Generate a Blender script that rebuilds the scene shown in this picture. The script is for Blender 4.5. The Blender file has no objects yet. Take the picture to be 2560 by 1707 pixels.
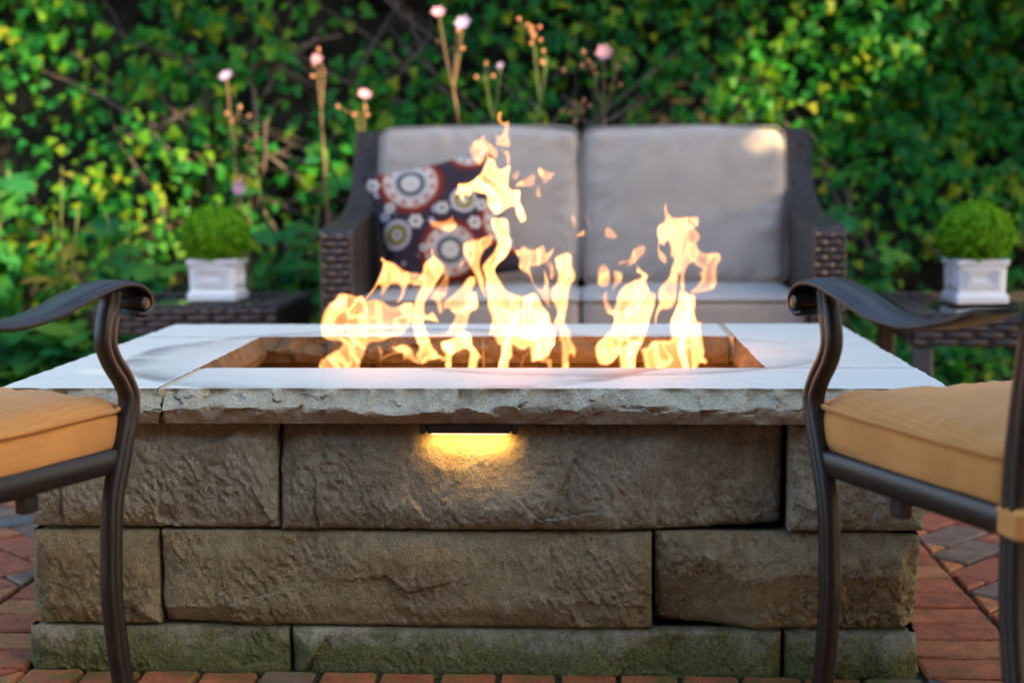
import bpy, math, random
import numpy as np
from mathutils import Vector, Matrix, Euler

random.seed(7)
RNG = np.random.default_rng(11)
SC = bpy.context.scene
COL = SC.collection
R = math.radians

# ------------------------------------------------------------------ camera
cam_d = bpy.data.cameras.new('camera')
cam_d.sensor_width = 36.0
cam_d.lens = 3575.04 / 2560 * 36.0
cam_d.clip_start = 0.05
cam_d.clip_end = 500
cam_d.dof.use_dof = True
cam_d.dof.focus_distance = 2.43
cam_d.dof.aperture_fstop = 2.4
cam = bpy.data.objects.new('camera', cam_d)
COL.objects.link(cam)
_y, _p, _r = .0494, .1138, -.0065
_fw = Vector((-math.sin(_y) * math.cos(_p), math.cos(_y) * math.cos(_p), -math.sin(_p)))
_rt = Vector((math.cos(_y), math.sin(_y), 0)); _up = _rt.cross(_fw)
_r2 = _rt * math.cos(_r) + _up * math.sin(_r); _u2 = _up * math.cos(_r) - _rt * math.sin(_r)
M4 = Matrix((_r2, _u2, -_fw)).transposed().to_4x4()
M4.translation = (0, -2.3566, .8477)
cam.matrix_world = M4
SC.camera = cam

# ------------------------------------------------------------------ sky and sun
SUN = Vector((.80, -.36, .40)).normalized()          # towards the sun
SUN_EL = math.asin(SUN.z)
world = bpy.data.worlds.new('World'); SC.world = world; world.use_nodes = True
wn = world.node_tree; wn.nodes.clear()
sky = wn.nodes.new('ShaderNodeTexSky'); sky.sky_type = 'NISHITA'; sky.sun_disc = False
sky.sun_elevation = SUN_EL
sky.sun_rotation = math.atan2(SUN.x, SUN.y)
sky.air_density = 1.0; sky.dust_density = 1.6; sky.ozone_density = 1.0
bg = wn.nodes.new('ShaderNodeBackground'); bg.inputs['Strength'].default_value = .15
wo = wn.nodes.new('ShaderNodeOutputWorld')
wn.links.new(sky.outputs[0], bg.inputs[0]); wn.links.new(bg.outputs[0], wo.inputs[0])
sun_d = bpy.data.lights.new('sun', 'SUN'); sun_d.energy = 5.0; sun_d.angle = R(.53); sun_d.color = (1, .72, .36)
sun = bpy.data.objects.new('sun', sun_d); COL.objects.link(sun)
sun.rotation_euler = SUN.to_track_quat('Z', 'Y').to_euler(); sun.location = SUN * 12
SC.view_settings.view_transform = 'Standard'; SC.view_settings.look = 'None'
SC.view_settings.exposure = 2.12; SC.view_settings.gamma = 1.0
SC.view_settings.use_curve_mapping = False
SC.render.engine = 'CYCLES'
SC.cycles.use_denoising = True
SC.cycles.max_bounces = 8; SC.cycles.transparent_max_bounces = 64
SC.cycles.diffuse_bounces = 4; SC.cycles.glossy_bounces = 4
SC.cycles.sample_clamp_indirect = 6.0; SC.cycles.sample_clamp_direct = 6.0
SC.cycles.caustics_reflective = False; SC.cycles.caustics_refractive = False

# ------------------------------------------------------------------ noise
def _hash(ix, iy, iz, seed):
    h = (ix.astype(np.int64) * 374761393 + iy.astype(np.int64) * 668265263 + iz.astype(np.int64) * 2147483647 + seed * 974711) & 0xFFFFFFFF
    h = ((h ^ (h >> 13)) * 1274126177) & 0xFFFFFFFF
    h = ((h ^ (h >> 16)) * 2246822519) & 0xFFFFFFFF
    return ((h ^ (h >> 15)) & 0xFFFFFF) / float(0xFFFFFF)
def vn(x, y, z=None, seed=0):
    x = np.asarray(x, float); y = np.asarray(y, float)
    z = np.zeros_like(x) if z is None else np.asarray(z, float)
    fx, fy, fz = np.floor(x), np.floor(y), np.floor(z)
    tx, ty, tz = x - fx, y - fy, z - fz
    tx, ty, tz = [t * t * t * (t * (t * 6 - 15) + 10) for t in (tx, ty, tz)]
    o = 0
    for dx in (0, 1):
        for dy in (0, 1):
            for dz in (0, 1):
                w = (tx if dx else 1 - tx) * (ty if dy else 1 - ty) * (tz if dz else 1 - tz)
                o = o + w * _hash(fx + dx, fy + dy, fz + dz, seed)
    return o * 2 - 1
def fbm(x, y, z=None, seed=0, octv=4, gain=.5):
    o = 0; a = 1.0; s = 0
    for i in range(octv):
        f = 2.03 ** i
        o = o + a * vn(np.asarray(x) * f, np.asarray(y) * f, None if z is None else np.asarray(z) * f, seed + i * 17)
        s += a; a *= gain
    return o / s
def facets(u, v, seed, tilt=1.0):
    """piecewise-planar chips: each jittered cell is a tilted plane"""
    fu, fv = np.floor(u), np.floor(v)
    best = np.full(np.shape(u), 1e9); out = np.zeros(np.shape(u))
    for du in (-1, 0, 1):
        for dv in (-1, 0, 1):
            cu, cv = fu + du, fv + dv; z = np.zeros_like(cu)
            pu = cu + .15 + .7 * _hash(cu, cv, z, seed); pv = cv + .15 + .7 * _hash(cu, cv, z, seed + 1)
            d = (u - pu) ** 2 + (v - pv) ** 2
            gu = _hash(cu, cv, z, seed + 2) * 2 - 1; gv = _hash(cu, cv, z, seed + 3) * 2 - 1; c = _hash(cu, cv, z, seed + 4) * 2 - 1
            val = c * .6 + tilt * (gu * (u - pu) + gv * (v - pv))
            m = d < best
            best = np.where(m, d, best); out = np.where(m, val, out)
    return out

# ------------------------------------------------------------------ mesh helpers
def mesh_np(name, V, F):
    me = bpy.data.meshes.new(name)
    V = np.asarray(V, float)
    if isinstance(F, np.ndarray):
        n, k = F.shape
        me.vertices.add(len(V)); me.vertices.foreach_set('co', V.astype(np.float32).ravel())
        me.loops.add(n * k); me.loops.foreach_set('vertex_index', F.astype(np.int32).ravel())
        me.polygons.add(n)
        me.polygons.foreach_set('loop_start', np.arange(0, n * k, k, dtype=np.int32))
        me.update(calc_edges=True)
    else:
        me.from_pydata([tuple(p) for p in V], [], [tuple(f) for f in F]); me.update()
    return me
def smooth(me, on=True):
    me.polygons.foreach_set('use_smooth', np.full(len(me.polygons), on)); me.update()
    return me
def put(name, me, mat=None, parent=None, loc=None, rot=None):
    if mat is not None:
        if not isinstance(mat, (list, tuple)): mat = [mat]
        if len(me.materials) == 0:
            for m in mat: me.materials.append(m)
    o = bpy.data.objects.new(name, me); COL.objects.link(o)
    if parent is not None: o.parent = parent
    if loc is not None: o.location = loc
    if rot is not None: o.rotation_euler = rot
    return o
def tag(o, label=None, cat=None, group=None, kind=None):
    if label: o['label'] = label
    if cat: o['category'] = cat
    if group: o['group'] = group
    if kind: o['kind'] = kind
    return o
def thing(name, label, cat, loc=(0, 0, 0), rz=0.0, group=None):
    o = bpy.data.objects.new(name, None); COL.objects.link(o)
    o.empty_display_size = .1
    o.location = loc; o.rotation_euler = (0, 0, rz)
    return tag(o, label, cat, group)
class MB:
    def __init__(s): s.V = []; s.F = []; s.n = 0
    def add(s, V, F):
        s.V.append(np.asarray(V, float).reshape(-1, 3))
        s.F += [tuple(int(i) + s.n for i in f) for f in F]; s.n += len(s.V[-1]); return s
    def box(s, a, b, bev=0.0):
        if bev <= 0:
            x0, y0, z0 = a; x1, y1, z1 = b
            return s.add([(x0, y0, z0), (x1, y0, z0), (x1, y1, z0), (x0, y1, z0), (x0, y0, z1), (x1, y0, z1), (x1, y1, z1), (x0, y1, z1)],
                         [(0, 3, 2, 1), (4, 5, 6, 7), (0, 1, 5, 4), (1, 2, 6, 5), (2, 3, 7, 6), (3, 0, 4, 7)])
        # chamfered in plan and at top and bottom
        def ring(i, z):
            x0, y0, x1, y1 = a[0] + i, a[1] + i, b[0] - i, b[1] - i; c = bev
            return [(x0 + c, y0, z), (x1 - c, y0, z), (x1, y0 + c, z), (x1, y1 - c, z), (x1 - c, y1, z), (x0 + c, y1, z), (x0, y1 - c, z), (x0, y0 + c, z)]
        rs = [ring(bev, a[2]), ring(0, a[2] + bev), ring(0, b[2] - bev), ring(bev, b[2])]
        return s.loft(rs)
    def loft(s, rings, cap=True, close=True):
        k = len(rings[0]); V = [p for r in rings for p in r]; F = []
        for i in range(len(rings) - 1):
            for j in range(k if close else k - 1):
                j2 = (j + 1) % k
                F.append((i * k + j, i * k + j2, (i + 1) * k + j2, (i + 1) * k + j))
        if cap:
            F.append(tuple(range(k - 1, -1, -1))); F.append(tuple((len(rings) - 1) * k + j for j in range(k)))
        return s.add(V, F)
    def sweep(s, path, sec, side):
        """planar sweep: section (a along side, b along side x tangent)"""
        P = np.asarray(path, float); side = np.asarray(side, float) / np.linalg.norm(side)
        T = np.gradient(P, axis=0); T /= np.linalg.norm(T, axis=1)[:, None]
        rings = []
        for i, (p, t) in enumerate(zip(P, T)):
            n = np.cross(side, t); n /= np.linalg.norm(n)
            sc = sec(i / (len(P) - 1)) if callable(sec) else sec
            rings.append([p + a * side + b * n for a, b in sc])
        return s.loft(rings)
    def tube(s, path, r, k=6):
        P = np.asarray(path, float); n = len(P)
        rr = r if hasattr(r, '__len__') else [r] * n
        T = np.gradient(P, axis=0); T /= np.maximum(np.linalg.norm(T, axis=1)[:, None], 1e-9)
        ref = np.array([0, 0, 1.0]) if abs(T[0][2]) < .9 else np.array([0, 1.0, 0])
        rings = []
        u = np.cross(T[0], ref); u /= np.linalg.norm(u)
        for i in range(n):
            u = u - T[i] * (u @ T[i]); u /= np.linalg.norm(u); w = np.cross(T[i], u)
            rings.append([P[i] + rr[i] * (math.cos(a) * u + math.sin(a) * w) for a in np.arange(k) * 2 * math.pi / k])
        return s.loft(rings)
    def mesh(s, name='mesh', sm=False, shift=None):
        V = np.concatenate(s.V)
        if shift is not None: V = V - np.asarray(shift)
        me = mesh_np(name, V, s.F)
        if sm: smooth(me)
        return me
def shade_auto(me, ang=40):
    smooth(me)
    try: me.set_sharp_from_angle(angle=R(ang))
    except Exception: pass
    return me
def spline(pts, n=8, closed=False):
    P = np.asarray(pts, float); N = len(P); out = []
    rng = range(N) if closed else range(N - 1)
    for i in rng:
        if closed: p0, p1, p2, p3 = P[i - 1], P[i], P[(i + 1) % N], P[(i + 2) % N]
        else: p0, p1, p2, p3 = P[max(i - 1, 0)], P[i], P[i + 1], P[min(i + 2, N - 1)]
        for t in np.arange(n) / n:
            out.append(.5 * ((2 * p1) + (p2 - p0) * t + (2 * p0 - 5 * p1 + 4 * p2 - p3) * t * t + (3 * p1 - p0 - 3 * p2 + p3) * t ** 3))
    if not closed: out.append(P[-1])
    return np.array(out)
def grid_box(n):
    """closed box surface lattice with n=(nx,ny,nz) cells: integer verts and quads"""
    nx, ny, nz = n
    quads = []
    def face(fix, val, a, b, na, nb, flip):
        i, j = np.meshgrid(np.arange(na), np.arange(nb), indexing='ij'); i = i.ravel(); j = j.ravel()
        q = []
        for di, dj in ((0, 0), (1, 0), (1, 1), (0, 1)):
            c = np.zeros((len(i), 3), int); c[:, fix] = val; c[:, a] = i + di; c[:, b] = j + dj; q.append(c)
        if flip: q = q[::-1]
        quads.append(np.stack(q, 1))
    face(0, 0, 1, 2, ny, nz, True); face(0, nx, 1, 2, ny, nz, False)
    face(1, 0, 0, 2, nx, nz, False); face(1, ny, 0, 2, nx, nz, True)
    face(2, 0, 0, 1, nx, ny, True); face(2, nz, 0, 1, nx, ny, False)
    Q = np.concatenate(quads); flat = Q.reshape(-1, 3)
    key = (flat[:, 0] * 100003 + flat[:, 1]) * 100003 + flat[:, 2]
    _, idx, inv = np.unique(key, return_index=True, return_inverse=True)
    return flat[idx], inv.reshape(-1, 4)

# ------------------------------------------------------------------ material helpers
class NT:
    def __init__(s, name):
        s.m = bpy.data.materials.new(name); s.m.use_nodes = True
        s.t = s.m.node_tree; s.t.nodes.clear()
        s.out = s.t.nodes.new('ShaderNodeOutputMaterial')
    def n(s, typ, ins=None, **kw):
        nd = s.t.nodes.new('ShaderNode' + typ)
        for k, v in kw.items(): setattr(nd, k, v)
        for k, v in (ins or {}).items():
            sock = nd.inputs[k]
            if hasattr(v, 'links') or isinstance(v, bpy.types.NodeSocket): s.t.links.new(v, sock)
            else: sock.default_value = v
        return nd
    def math(s, op, a, b=0.0, c=0.0, clamp=False):
        return s.n('Math', {0: a, 1: b, 2: c}, operation=op, use_clamp=clamp).outputs[0]
    def ramp(s, fac, stops, interp='LINEAR'):
        nd = s.n('ValToRGB', {0: fac}); cr = nd.color_ramp; cr.interpolation = interp
        while len(cr.elements) < len(stops): cr.elements.new(.5)
        for e, (p, c) in zip(cr.elements, stops):
            e.position = p; e.color = (*c, 1) if len(c) == 3 else c
        return nd.outputs[0]
    def mix(s, fac, a, b, mode='MIX'):
        nd = s.n('Mix', None, data_type='RGBA', blend_type=mode)
        for i, v in ((0, fac), (6, a), (7, b)):
            if isinstance(v, bpy.types.NodeSocket): s.t.links.new(v, nd.inputs[i])
            else: nd.inputs[i].default_value = v if i == 0 else ((*v, 1) if len(v) == 3 else v)
        return nd.outputs[2]
    def noise(s, vec, scale, detail=4, rough=.55, dist=0.0):
        return s.n('TexNoise', {'Vector': vec, 'Scale': scale, 'Detail': detail, 'Roughness': rough, 'Distortion': dist}).outputs[0]
    def bump(s, h, strength=.3, dist=.01, normal=None):
        ins = {'Height': h, 'Strength': strength, 'Distance': dist}
        if normal is not None: ins['Normal'] = normal
        return s.n('Bump', ins).outputs[0]
    def mapv(s, vec, scale=(1, 1, 1), loc=(0, 0, 0), rot=(0, 0, 0)):
        return s.n('Mapping', {'Vector': vec, 'Scale': scale, 'Location': loc, 'Rotation': rot}).outputs[0]
    def pbr(s, **ins):
        b = s.n('BsdfPrincipled', {k.replace('_', ' '): ((*v, 1) if isinstance(v, tuple) and len(v) == 3 else v) for k, v in ins.items()})
        s.t.links.new(b.outputs[0], s.out.inputs[0]); return b
    def pos(s): return s.n('NewGeometry').outputs['Position']
    def obj(s): return s.n('TexCoord').outputs['Object']
    def rnd(s): return s.n('ObjectInfo').outputs['Random']
    def isl(s): return s.n('NewGeometry').outputs['Random Per Island']
# ------------------------------------------------------------------ materials
def m_split_stone(name, moss=False, light=1.0, warm=0.0):
    t = NT(name); P = t.pos(); r = t.rnd()
    big = t.noise(P, 5.5, 5, .6, .6); mid = t.noise(t.mapv(P, (1, 1, .5), rot=(0, R(28), 0)), 34, 6, .68); fine = t.noise(P, 230, 3, .7)
    col = t.ramp(big, [(.30, (.290 * light, .242 * light, .182 * light)), (.46, (.385 * light, .350 * light, .285 * light)), (.60, (.450 * light, .432 * light, .365 * light)), (.76, (.400 * light, .350 * light, .295 * light))])
    col = t.mix(t.math('MULTIPLY', t.ramp(mid, [(.44, (0, 0, 0)), (.62, (1, 1, 1))]), .75), col, (.540 * light, .520 * light, .450 * light))
    spk = t.ramp(fine, [(.32, (.62, .60, .58)), (.50, (1, 1, 1)), (.70, (1.22, 1.22, 1.20))])
    col = t.mix(.8, col, spk, 'MULTIPLY')
    tint = t.ramp(r, [(0, (.86, .84, .80)), (.5, (1.0, .98, .95)), (1, (1.06, 1.02, .98))])
    col = t.mix(1, col, tint, 'MULTIPLY')
    col = t.mix(1, col, (.97, .98, .87), 'MULTIPLY')
    if warm: col = t.mix(warm, col, (1.08, .94, .72), 'MULTIPLY')
    if moss:
        z = t.n('SeparateXYZ', {0: P}).outputs[2]
        g = t.noise(P, 14, 5, .65, .4)
        f = t.math('SUBTRACT', t.math('MULTIPLY', g, 1.5), t.math('MULTIPLY', z, 9.0))
        f = t.ramp(f, [(-.0, (0, 0, 0)), (.42, (1, 1, 1))])
        mc = t.ramp(fine, [(.3, (.028, .034, .010)), (.52, (.105, .125, .020)), (.72, (.19, .20, .05))])
        col = t.mix(t.math('MULTIPLY', f, .82), col, mc)
    h = t.math('ADD', t.math('MULTIPLY', t.noise(P, 190, 6, .75), 1.0), t.math('MULTIPLY', t.noise(t.mapv(P, (1, 1, .45), rot=(0, R(25), 0)), 210, 3, .6), .7))
    t.pbr(Base_Color=col, Roughness=.93, Normal=t.bump(h, .9, .0065), Specular_IOR_Level=.25)
    return t.m
def m_sawn_stone():
    t = NT('sawn_stone'); P = t.pos()
    a = t.noise(t.mapv(P, (1, 5, 1)), 6, 5, .6, .3); b = t.noise(t.mapv(P, (3, 40, 3)), 14, 4, .6)
    col = t.ramp(a, [(.3, (.64, .65, .57)), (.55, (.675, .685, .605)), (.8, (.70, .71, .63))])
    col = t.mix(.16, col, t.ramp(b, [(.35, (.80, .78, .76)), (.6, (1, 1, 1))]), 'MULTIPLY')
    # soot smudges the hot gas has left beside the opening
    s = t.n('SeparateXYZ', {0: P}); x, y = s.outputs[0], s.outputs[1]
    def smudge(cx, cy, rx, ry, dark, c):
        ex = t.math('DIVIDE', t.math('SUBTRACT', x, cx), rx); ey = t.math('DIVIDE', t.math('SUBTRACT', y, cy), ry)
        d = t.math('SQRT', t.math('ADD', t.math('MULTIPLY', ex, ex), t.math('MULTIPLY', ey, ey)))
        d = t.math('ADD', d, t.math('MULTIPLY', t.math('SUBTRACT', t.noise(P, 6, 4, .6), .5), .12))
        f = t.ramp(d, [(.62, (0, 0, 0)), (.86, (.30, .30, .30)), (.96, (1, 1, 1)), (1.0, (.45, .45, .45)), (1.06, (0, 0, 0))])
        g = t.ramp(t.math('MULTIPLY', t.math('ADD', t.noise(P, 9, 5, .65), t.noise(t.mapv(P, (1, 1, 1), loc=(3, 1, 0)), 3.0, 2, .5)), .5), [(.40, (.1, .1, .1)), (.56, (1, 1, 1))])
        return t.mix(t.math('MULTIPLY', t.math('MULTIPLY', f, g), dark), c, (.17, .165, .16))
    col = smudge(-.36, .44, .545, .52, .85, col)
    col = smudge(.02, .50, .47, .36, .55, col)
    # little bits of litter, pits and fine brown veins
    pit = t.ramp(t.n('TexVoronoi', {'Vector': P, 'Scale': 34.0}).outputs[0], [(.02, (1, 1, 1)), (.055, (0, 0, 0))])
    pit = t.math('MULTIPLY', pit, t.ramp(t.noise(P, 9, 2, .5), [(.50, (0, 0, 0)), (.56, (1, 1, 1))]))
    col = t.mix(pit, col, (.10, .075, .05))
    vein = t.ramp(t.math('ABSOLUTE', t.math('SUBTRACT', t.noise(t.mapv(P, (1, 4.5, 1)), 7, 5, .65, 1.2), .5)), [(0, (1, 1, 1)), (.006, (0, 0, 0))])
    vein = t.math('MULTIPLY', vein, t.ramp(x, [(.1, (.25, .25, .25)), (.5, (1, 1, 1))]))
    col = t.mix(.5, col, t.ramp(t.noise(P, 320, 3, .7), [(.34, (.82, .80, .77)), (.55, (1, 1, 1))]), 'MULTIPLY')
    col = t.mix(t.math('MULTIPLY', vein, .6), col, (.30, .19, .12))
    t.pbr(Base_Color=col, Roughness=.62, Normal=t.bump(t.noise(P, 180, 4, .6), .12, .003), Specular_IOR_Level=.35)
    return t.m
def m_plain(name, col, rough=.5, metal=0.0, spec=.5, nscale=60, nstr=.0, var=.0):
    t = NT(name); P = t.obj(); c = col
    if var > 0:
        c = t.mix(1, col, t.ramp(t.noise(P, nscale * .3, 4, .6), [(.3, (1 - var,) * 3), (.7, (1 + var,) * 3)]), 'MULTIPLY')
    ins = dict(Base_Color=c, Roughness=rough, Metallic=metal, Specular_IOR_Level=spec)
    if nstr > 0: ins['Normal'] = t.bump(t.noise(P, nscale, 4, .6), nstr, .003)
    t.pbr(**ins); return t.m
def brick_nodes(t, r, P, mk=1.0):
    base = t.ramp(r, [(0, (.42, .125, .048)), (.20, (.37, .100, .044)), (.36, (.215, .130, .085)), (.48, (.46, .155, .056)), (.64, (.40, .108, .046)), (.80, (.135, .125, .120)), (.88, (.48, .180, .066)), (1, (.34, .090, .042))], 'CONSTANT')
    v = t.noise(P, 18, 5, .65); f = t.noise(t.mapv(P, (1, 3, 1)), 120, 3, .7)
    base = t.mix(.9, base, t.ramp(v, [(.30, (.50, .50, .52)), (.52, (1, 1, 1)), (.72, (1.42, 1.36, 1.25))]), 'MULTIPLY')
    base = t.mix(.8, base, t.ramp(f, [(.36, (.18, .18, .20)), (.46, (1, 1, 1))]), 'MULTIPLY')
    # moss film creeping in from the joints near the stone
    s = t.n('SeparateXYZ', {0: P}); y = s.outputs[1]
    mo = t.math('MULTIPLY', t.ramp(t.noise(P, 11, 5, .7, .5), [(.48 - .10 * (mk - 1), (0, 0, 0)), (.66 - .06 * (mk - 1), (1, 1, 1))]), t.ramp(t.math('ABSOLUTE', t.math('SUBTRACT', y, 0.0)), [(.0, (1, 1, 1)), (.28, (.15, .15, .15)), (.6, (0, 0, 0))]))
    base = t.mix(t.math('MULTIPLY', mo, .85), base, (.125, .120, .022))
    h = t.math('ADD', t.noise(P, 70, 5, .65), t.math('MULTIPLY', f, .6))
    t.pbr(Base_Color=base, Roughness=.78, Normal=t.bump(h, .5, .004), Specular_IOR_Level=.35)
def m_brick_warm():
    t = NT('paver_brick_warm'); r = t.math('MULTIPLY', t.math('FRACT', t.math('MULTIPLY', t.rnd(), 7.31)), .47); brick_nodes(t, r, t.pos(), 1.6); return t.m
def m_brick(island=False):
    t = NT('paver_brick_rest' if island else 'paver_brick')
    brick_nodes(t, t.isl() if island else t.rnd(), t.pos()); return t.m
def m_joint():
    t = NT('joint_sand'); P = t.pos()
    c = t.ramp(t.noise(P, 30, 5, .7), [(.3, (.012, .016, .008)), (.55, (.030, .045, .016)), (.75, (.060, .085, .028))])
    t.pbr(Base_Color=c, Roughness=.95, Normal=t.bump(t.noise(P, 220, 3, .7), .8, .006)); return t.m
def m_soil():
    t = NT('garden_soil'); P = t.pos()
    c = t.ramp(t.noise(P, 14, 6, .7), [(.3, (.018, .013, .009)), (.6, (.045, .032, .022)), (.8, (.07, .05, .034))])
    t.pbr(Base_Color=c, Roughness=.95, Normal=t.bump(t.noise(P, 60, 5, .7), .9, .02)); return t.m
def m_leaf(name, stops, rough=.50, trans=.36, island=True, spec=.14):
    t = NT(name); r = t.isl() if island else t.rnd()
    c = t.ramp(r, stops)
    P = t.pos()
    c = t.mix(1, c, t.ramp(t.noise(P, 40, 3, .6), [(.3, (.8, .8, .8)), (.7, (1.15, 1.15, 1.15))]), 'MULTIPLY')
    b = t.n('BsdfPrincipled', {'Base Color': c, 'Roughness': rough, 'Specular IOR Level': spec})
    tc = t.mix(1, c, (1.5, 1.55, .55), 'MULTIPLY')
    tr = t.n('BsdfTranslucent', {'Color': tc})
    mx = t.n('MixShader', {0: trans, 1: b.outputs[0], 2: tr.outputs[0]})
    t.t.links.new(mx.outputs[0], t.out.inputs[0]); return t.m
IVY = [(0, (.008, .095, .022)), (.25, (.012, .140, .024)), (.55, (.022, .190, .020)), (.72, (.055, .225, .014)), (.90, (.130, .255, .012)), (1, (.240, .280, .014))]  # upper stops yellowed so that some leaves look sunlit by colour
def m_bark(name='bark', c0=(.045, .033, .024), c1=(.14, .11, .085)):
    t = NT(name); P = t.obj()
    c = t.ramp(t.noise(t.mapv(P, (1, 1, .2)), 30, 5, .7), [(.3, c0), (.7, c1)])
    t.pbr(Base_Color=c, Roughness=.9, Normal=t.bump(t.noise(t.mapv(P, (1, 1, .2)), 60, 4, .7), .6, .01)); return t.m
def m_weave(name, su, sv, base=(.042, .031, .027)):
    """fine wicker: over-under cells from object coordinates"""
    t = NT(name); s = t.n('SeparateXYZ', {0: t.obj()}); x, y, z = s.outputs
    u = t.math('ADD', x, y); wv = t.noise(t.obj(), 120, 2, .5); pu = t.math('MULTIPLY', u, su * math.pi); pv = t.math('MULTIPLY', t.math('ADD', z, t.math('MULTIPLY', y, .35)), sv * math.pi)
    ch = t.math('MULTIPLY', t.math('SINE', pu), t.math('SINE', pv))
    gap = t.math('MINIMUM', t.math('ABSOLUTE', t.math('SINE', pu)), t.math('ABSOLUTE', t.math('SINE', pv)))
    h = t.math('ADD', t.math('MULTIPLY', ch, .4), t.ramp(gap, [(0, (0, 0, 0)), (.35, (1, 1, 1))]))
    c = t.mix(t.ramp(gap, [(.02, (1, 1, 1)), (.25, (0, 0, 0))]), base, tuple(v * .12 for v in base))
    c = t.mix(1, c, t.ramp(t.noise(t.obj(), 45, 3, .6), [(.3, (.6, .6, .6)), (.7, (1.6, 1.5, 1.4))]), 'MULTIPLY')
    t.pbr(Base_Color=c, Roughness=.34, Normal=t.bump(h, .9, .006), Specular_IOR_Level=.5); return t.m
def m_fabric(name, col, rib=420.0, axis=0, streak=.10, gap=.0):
    t = NT(name); O = t.obj(); s = t.n('SeparateXYZ', {0: O}); a = s.outputs[axis]; bz = s.outputs[(axis + 1) % 3]
    w = t.math('SINE', t.math('MULTIPLY', a, rib)); w2 = t.math('SINE', t.math('MULTIPLY', bz, rib))
    st = t.noise(t.mapv(O, (2, 2, 60) if axis == 0 else (60, 2, 2)), 3, 4, .6)
    c = t.mix(1, col, t.ramp(st, [(.3, (1 - streak,) * 3), (.7, (1 + streak * .6,) * 3)]), 'MULTIPLY')
    c = t.mix(1, c, t.ramp(t.noise(O, 5, 4, .6), [(.3, (.90, .90, .90)), (.7, (1.06, 1.05, 1.04))]), 'MULTIPLY')
    c = t.mix(.35, c, t.ramp(w, [(0, (.72, .70, .66)), (1, (1, 1, 1))]), 'MULTIPLY')
    h = t.math('ADD', t.math('MULTIPLY', w, .5), t.math('MULTIPLY', w2, .3))
    t.pbr(Base_Color=c, Roughness=.9, Normal=t.bump(h, .25, .0015), Specular_IOR_Level=.2, Sheen_Weight=.15); return t.m
def m_powder():
    t = NT('bronze_powder_coat'); O = t.obj()
    c = t.ramp(t.noise(O, 30, 4, .6), [(.3, (.011, .007, .006)), (.7, (.020, .013, .010))])
    t.pbr(Base_Color=c, Roughness=.42, Metallic=.10, Normal=t.bump(t.noise(O, 500, 2, .5), .08, .001), Specular_IOR_Level=.55); return t.m
def m_flame():
    t = NT('burning_gas')
    e = t.n('Emission', {'Color': (1.0, .37, .112, 1), 'Strength': 74.0})
    ab = t.n('VolumeAbsorption', {'Color': (1.0, .80, .42, 1), 'Density': 30.0})
    ad = t.n('AddShader', {0: e.outputs[0], 1: ab.outputs[0]})
    t.t.links.new(ad.outputs[0], t.out.inputs['Volume']); return t.m
def m_lamp():
    t = NT('warm_led_strip')
    e = t.n('Emission', {'Color': (1.0, .55, .16, 1), 'Strength': 3.2}); t.t.links.new(e.outputs[0], t.out.inputs[0]); return t.m
def m_glass():
    t = NT('tinted_glass'); t.pbr(Base_Color=(.55, .60, .58), Roughness=.03, Transmission_Weight=.9, IOR=1.45); return t.m
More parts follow.
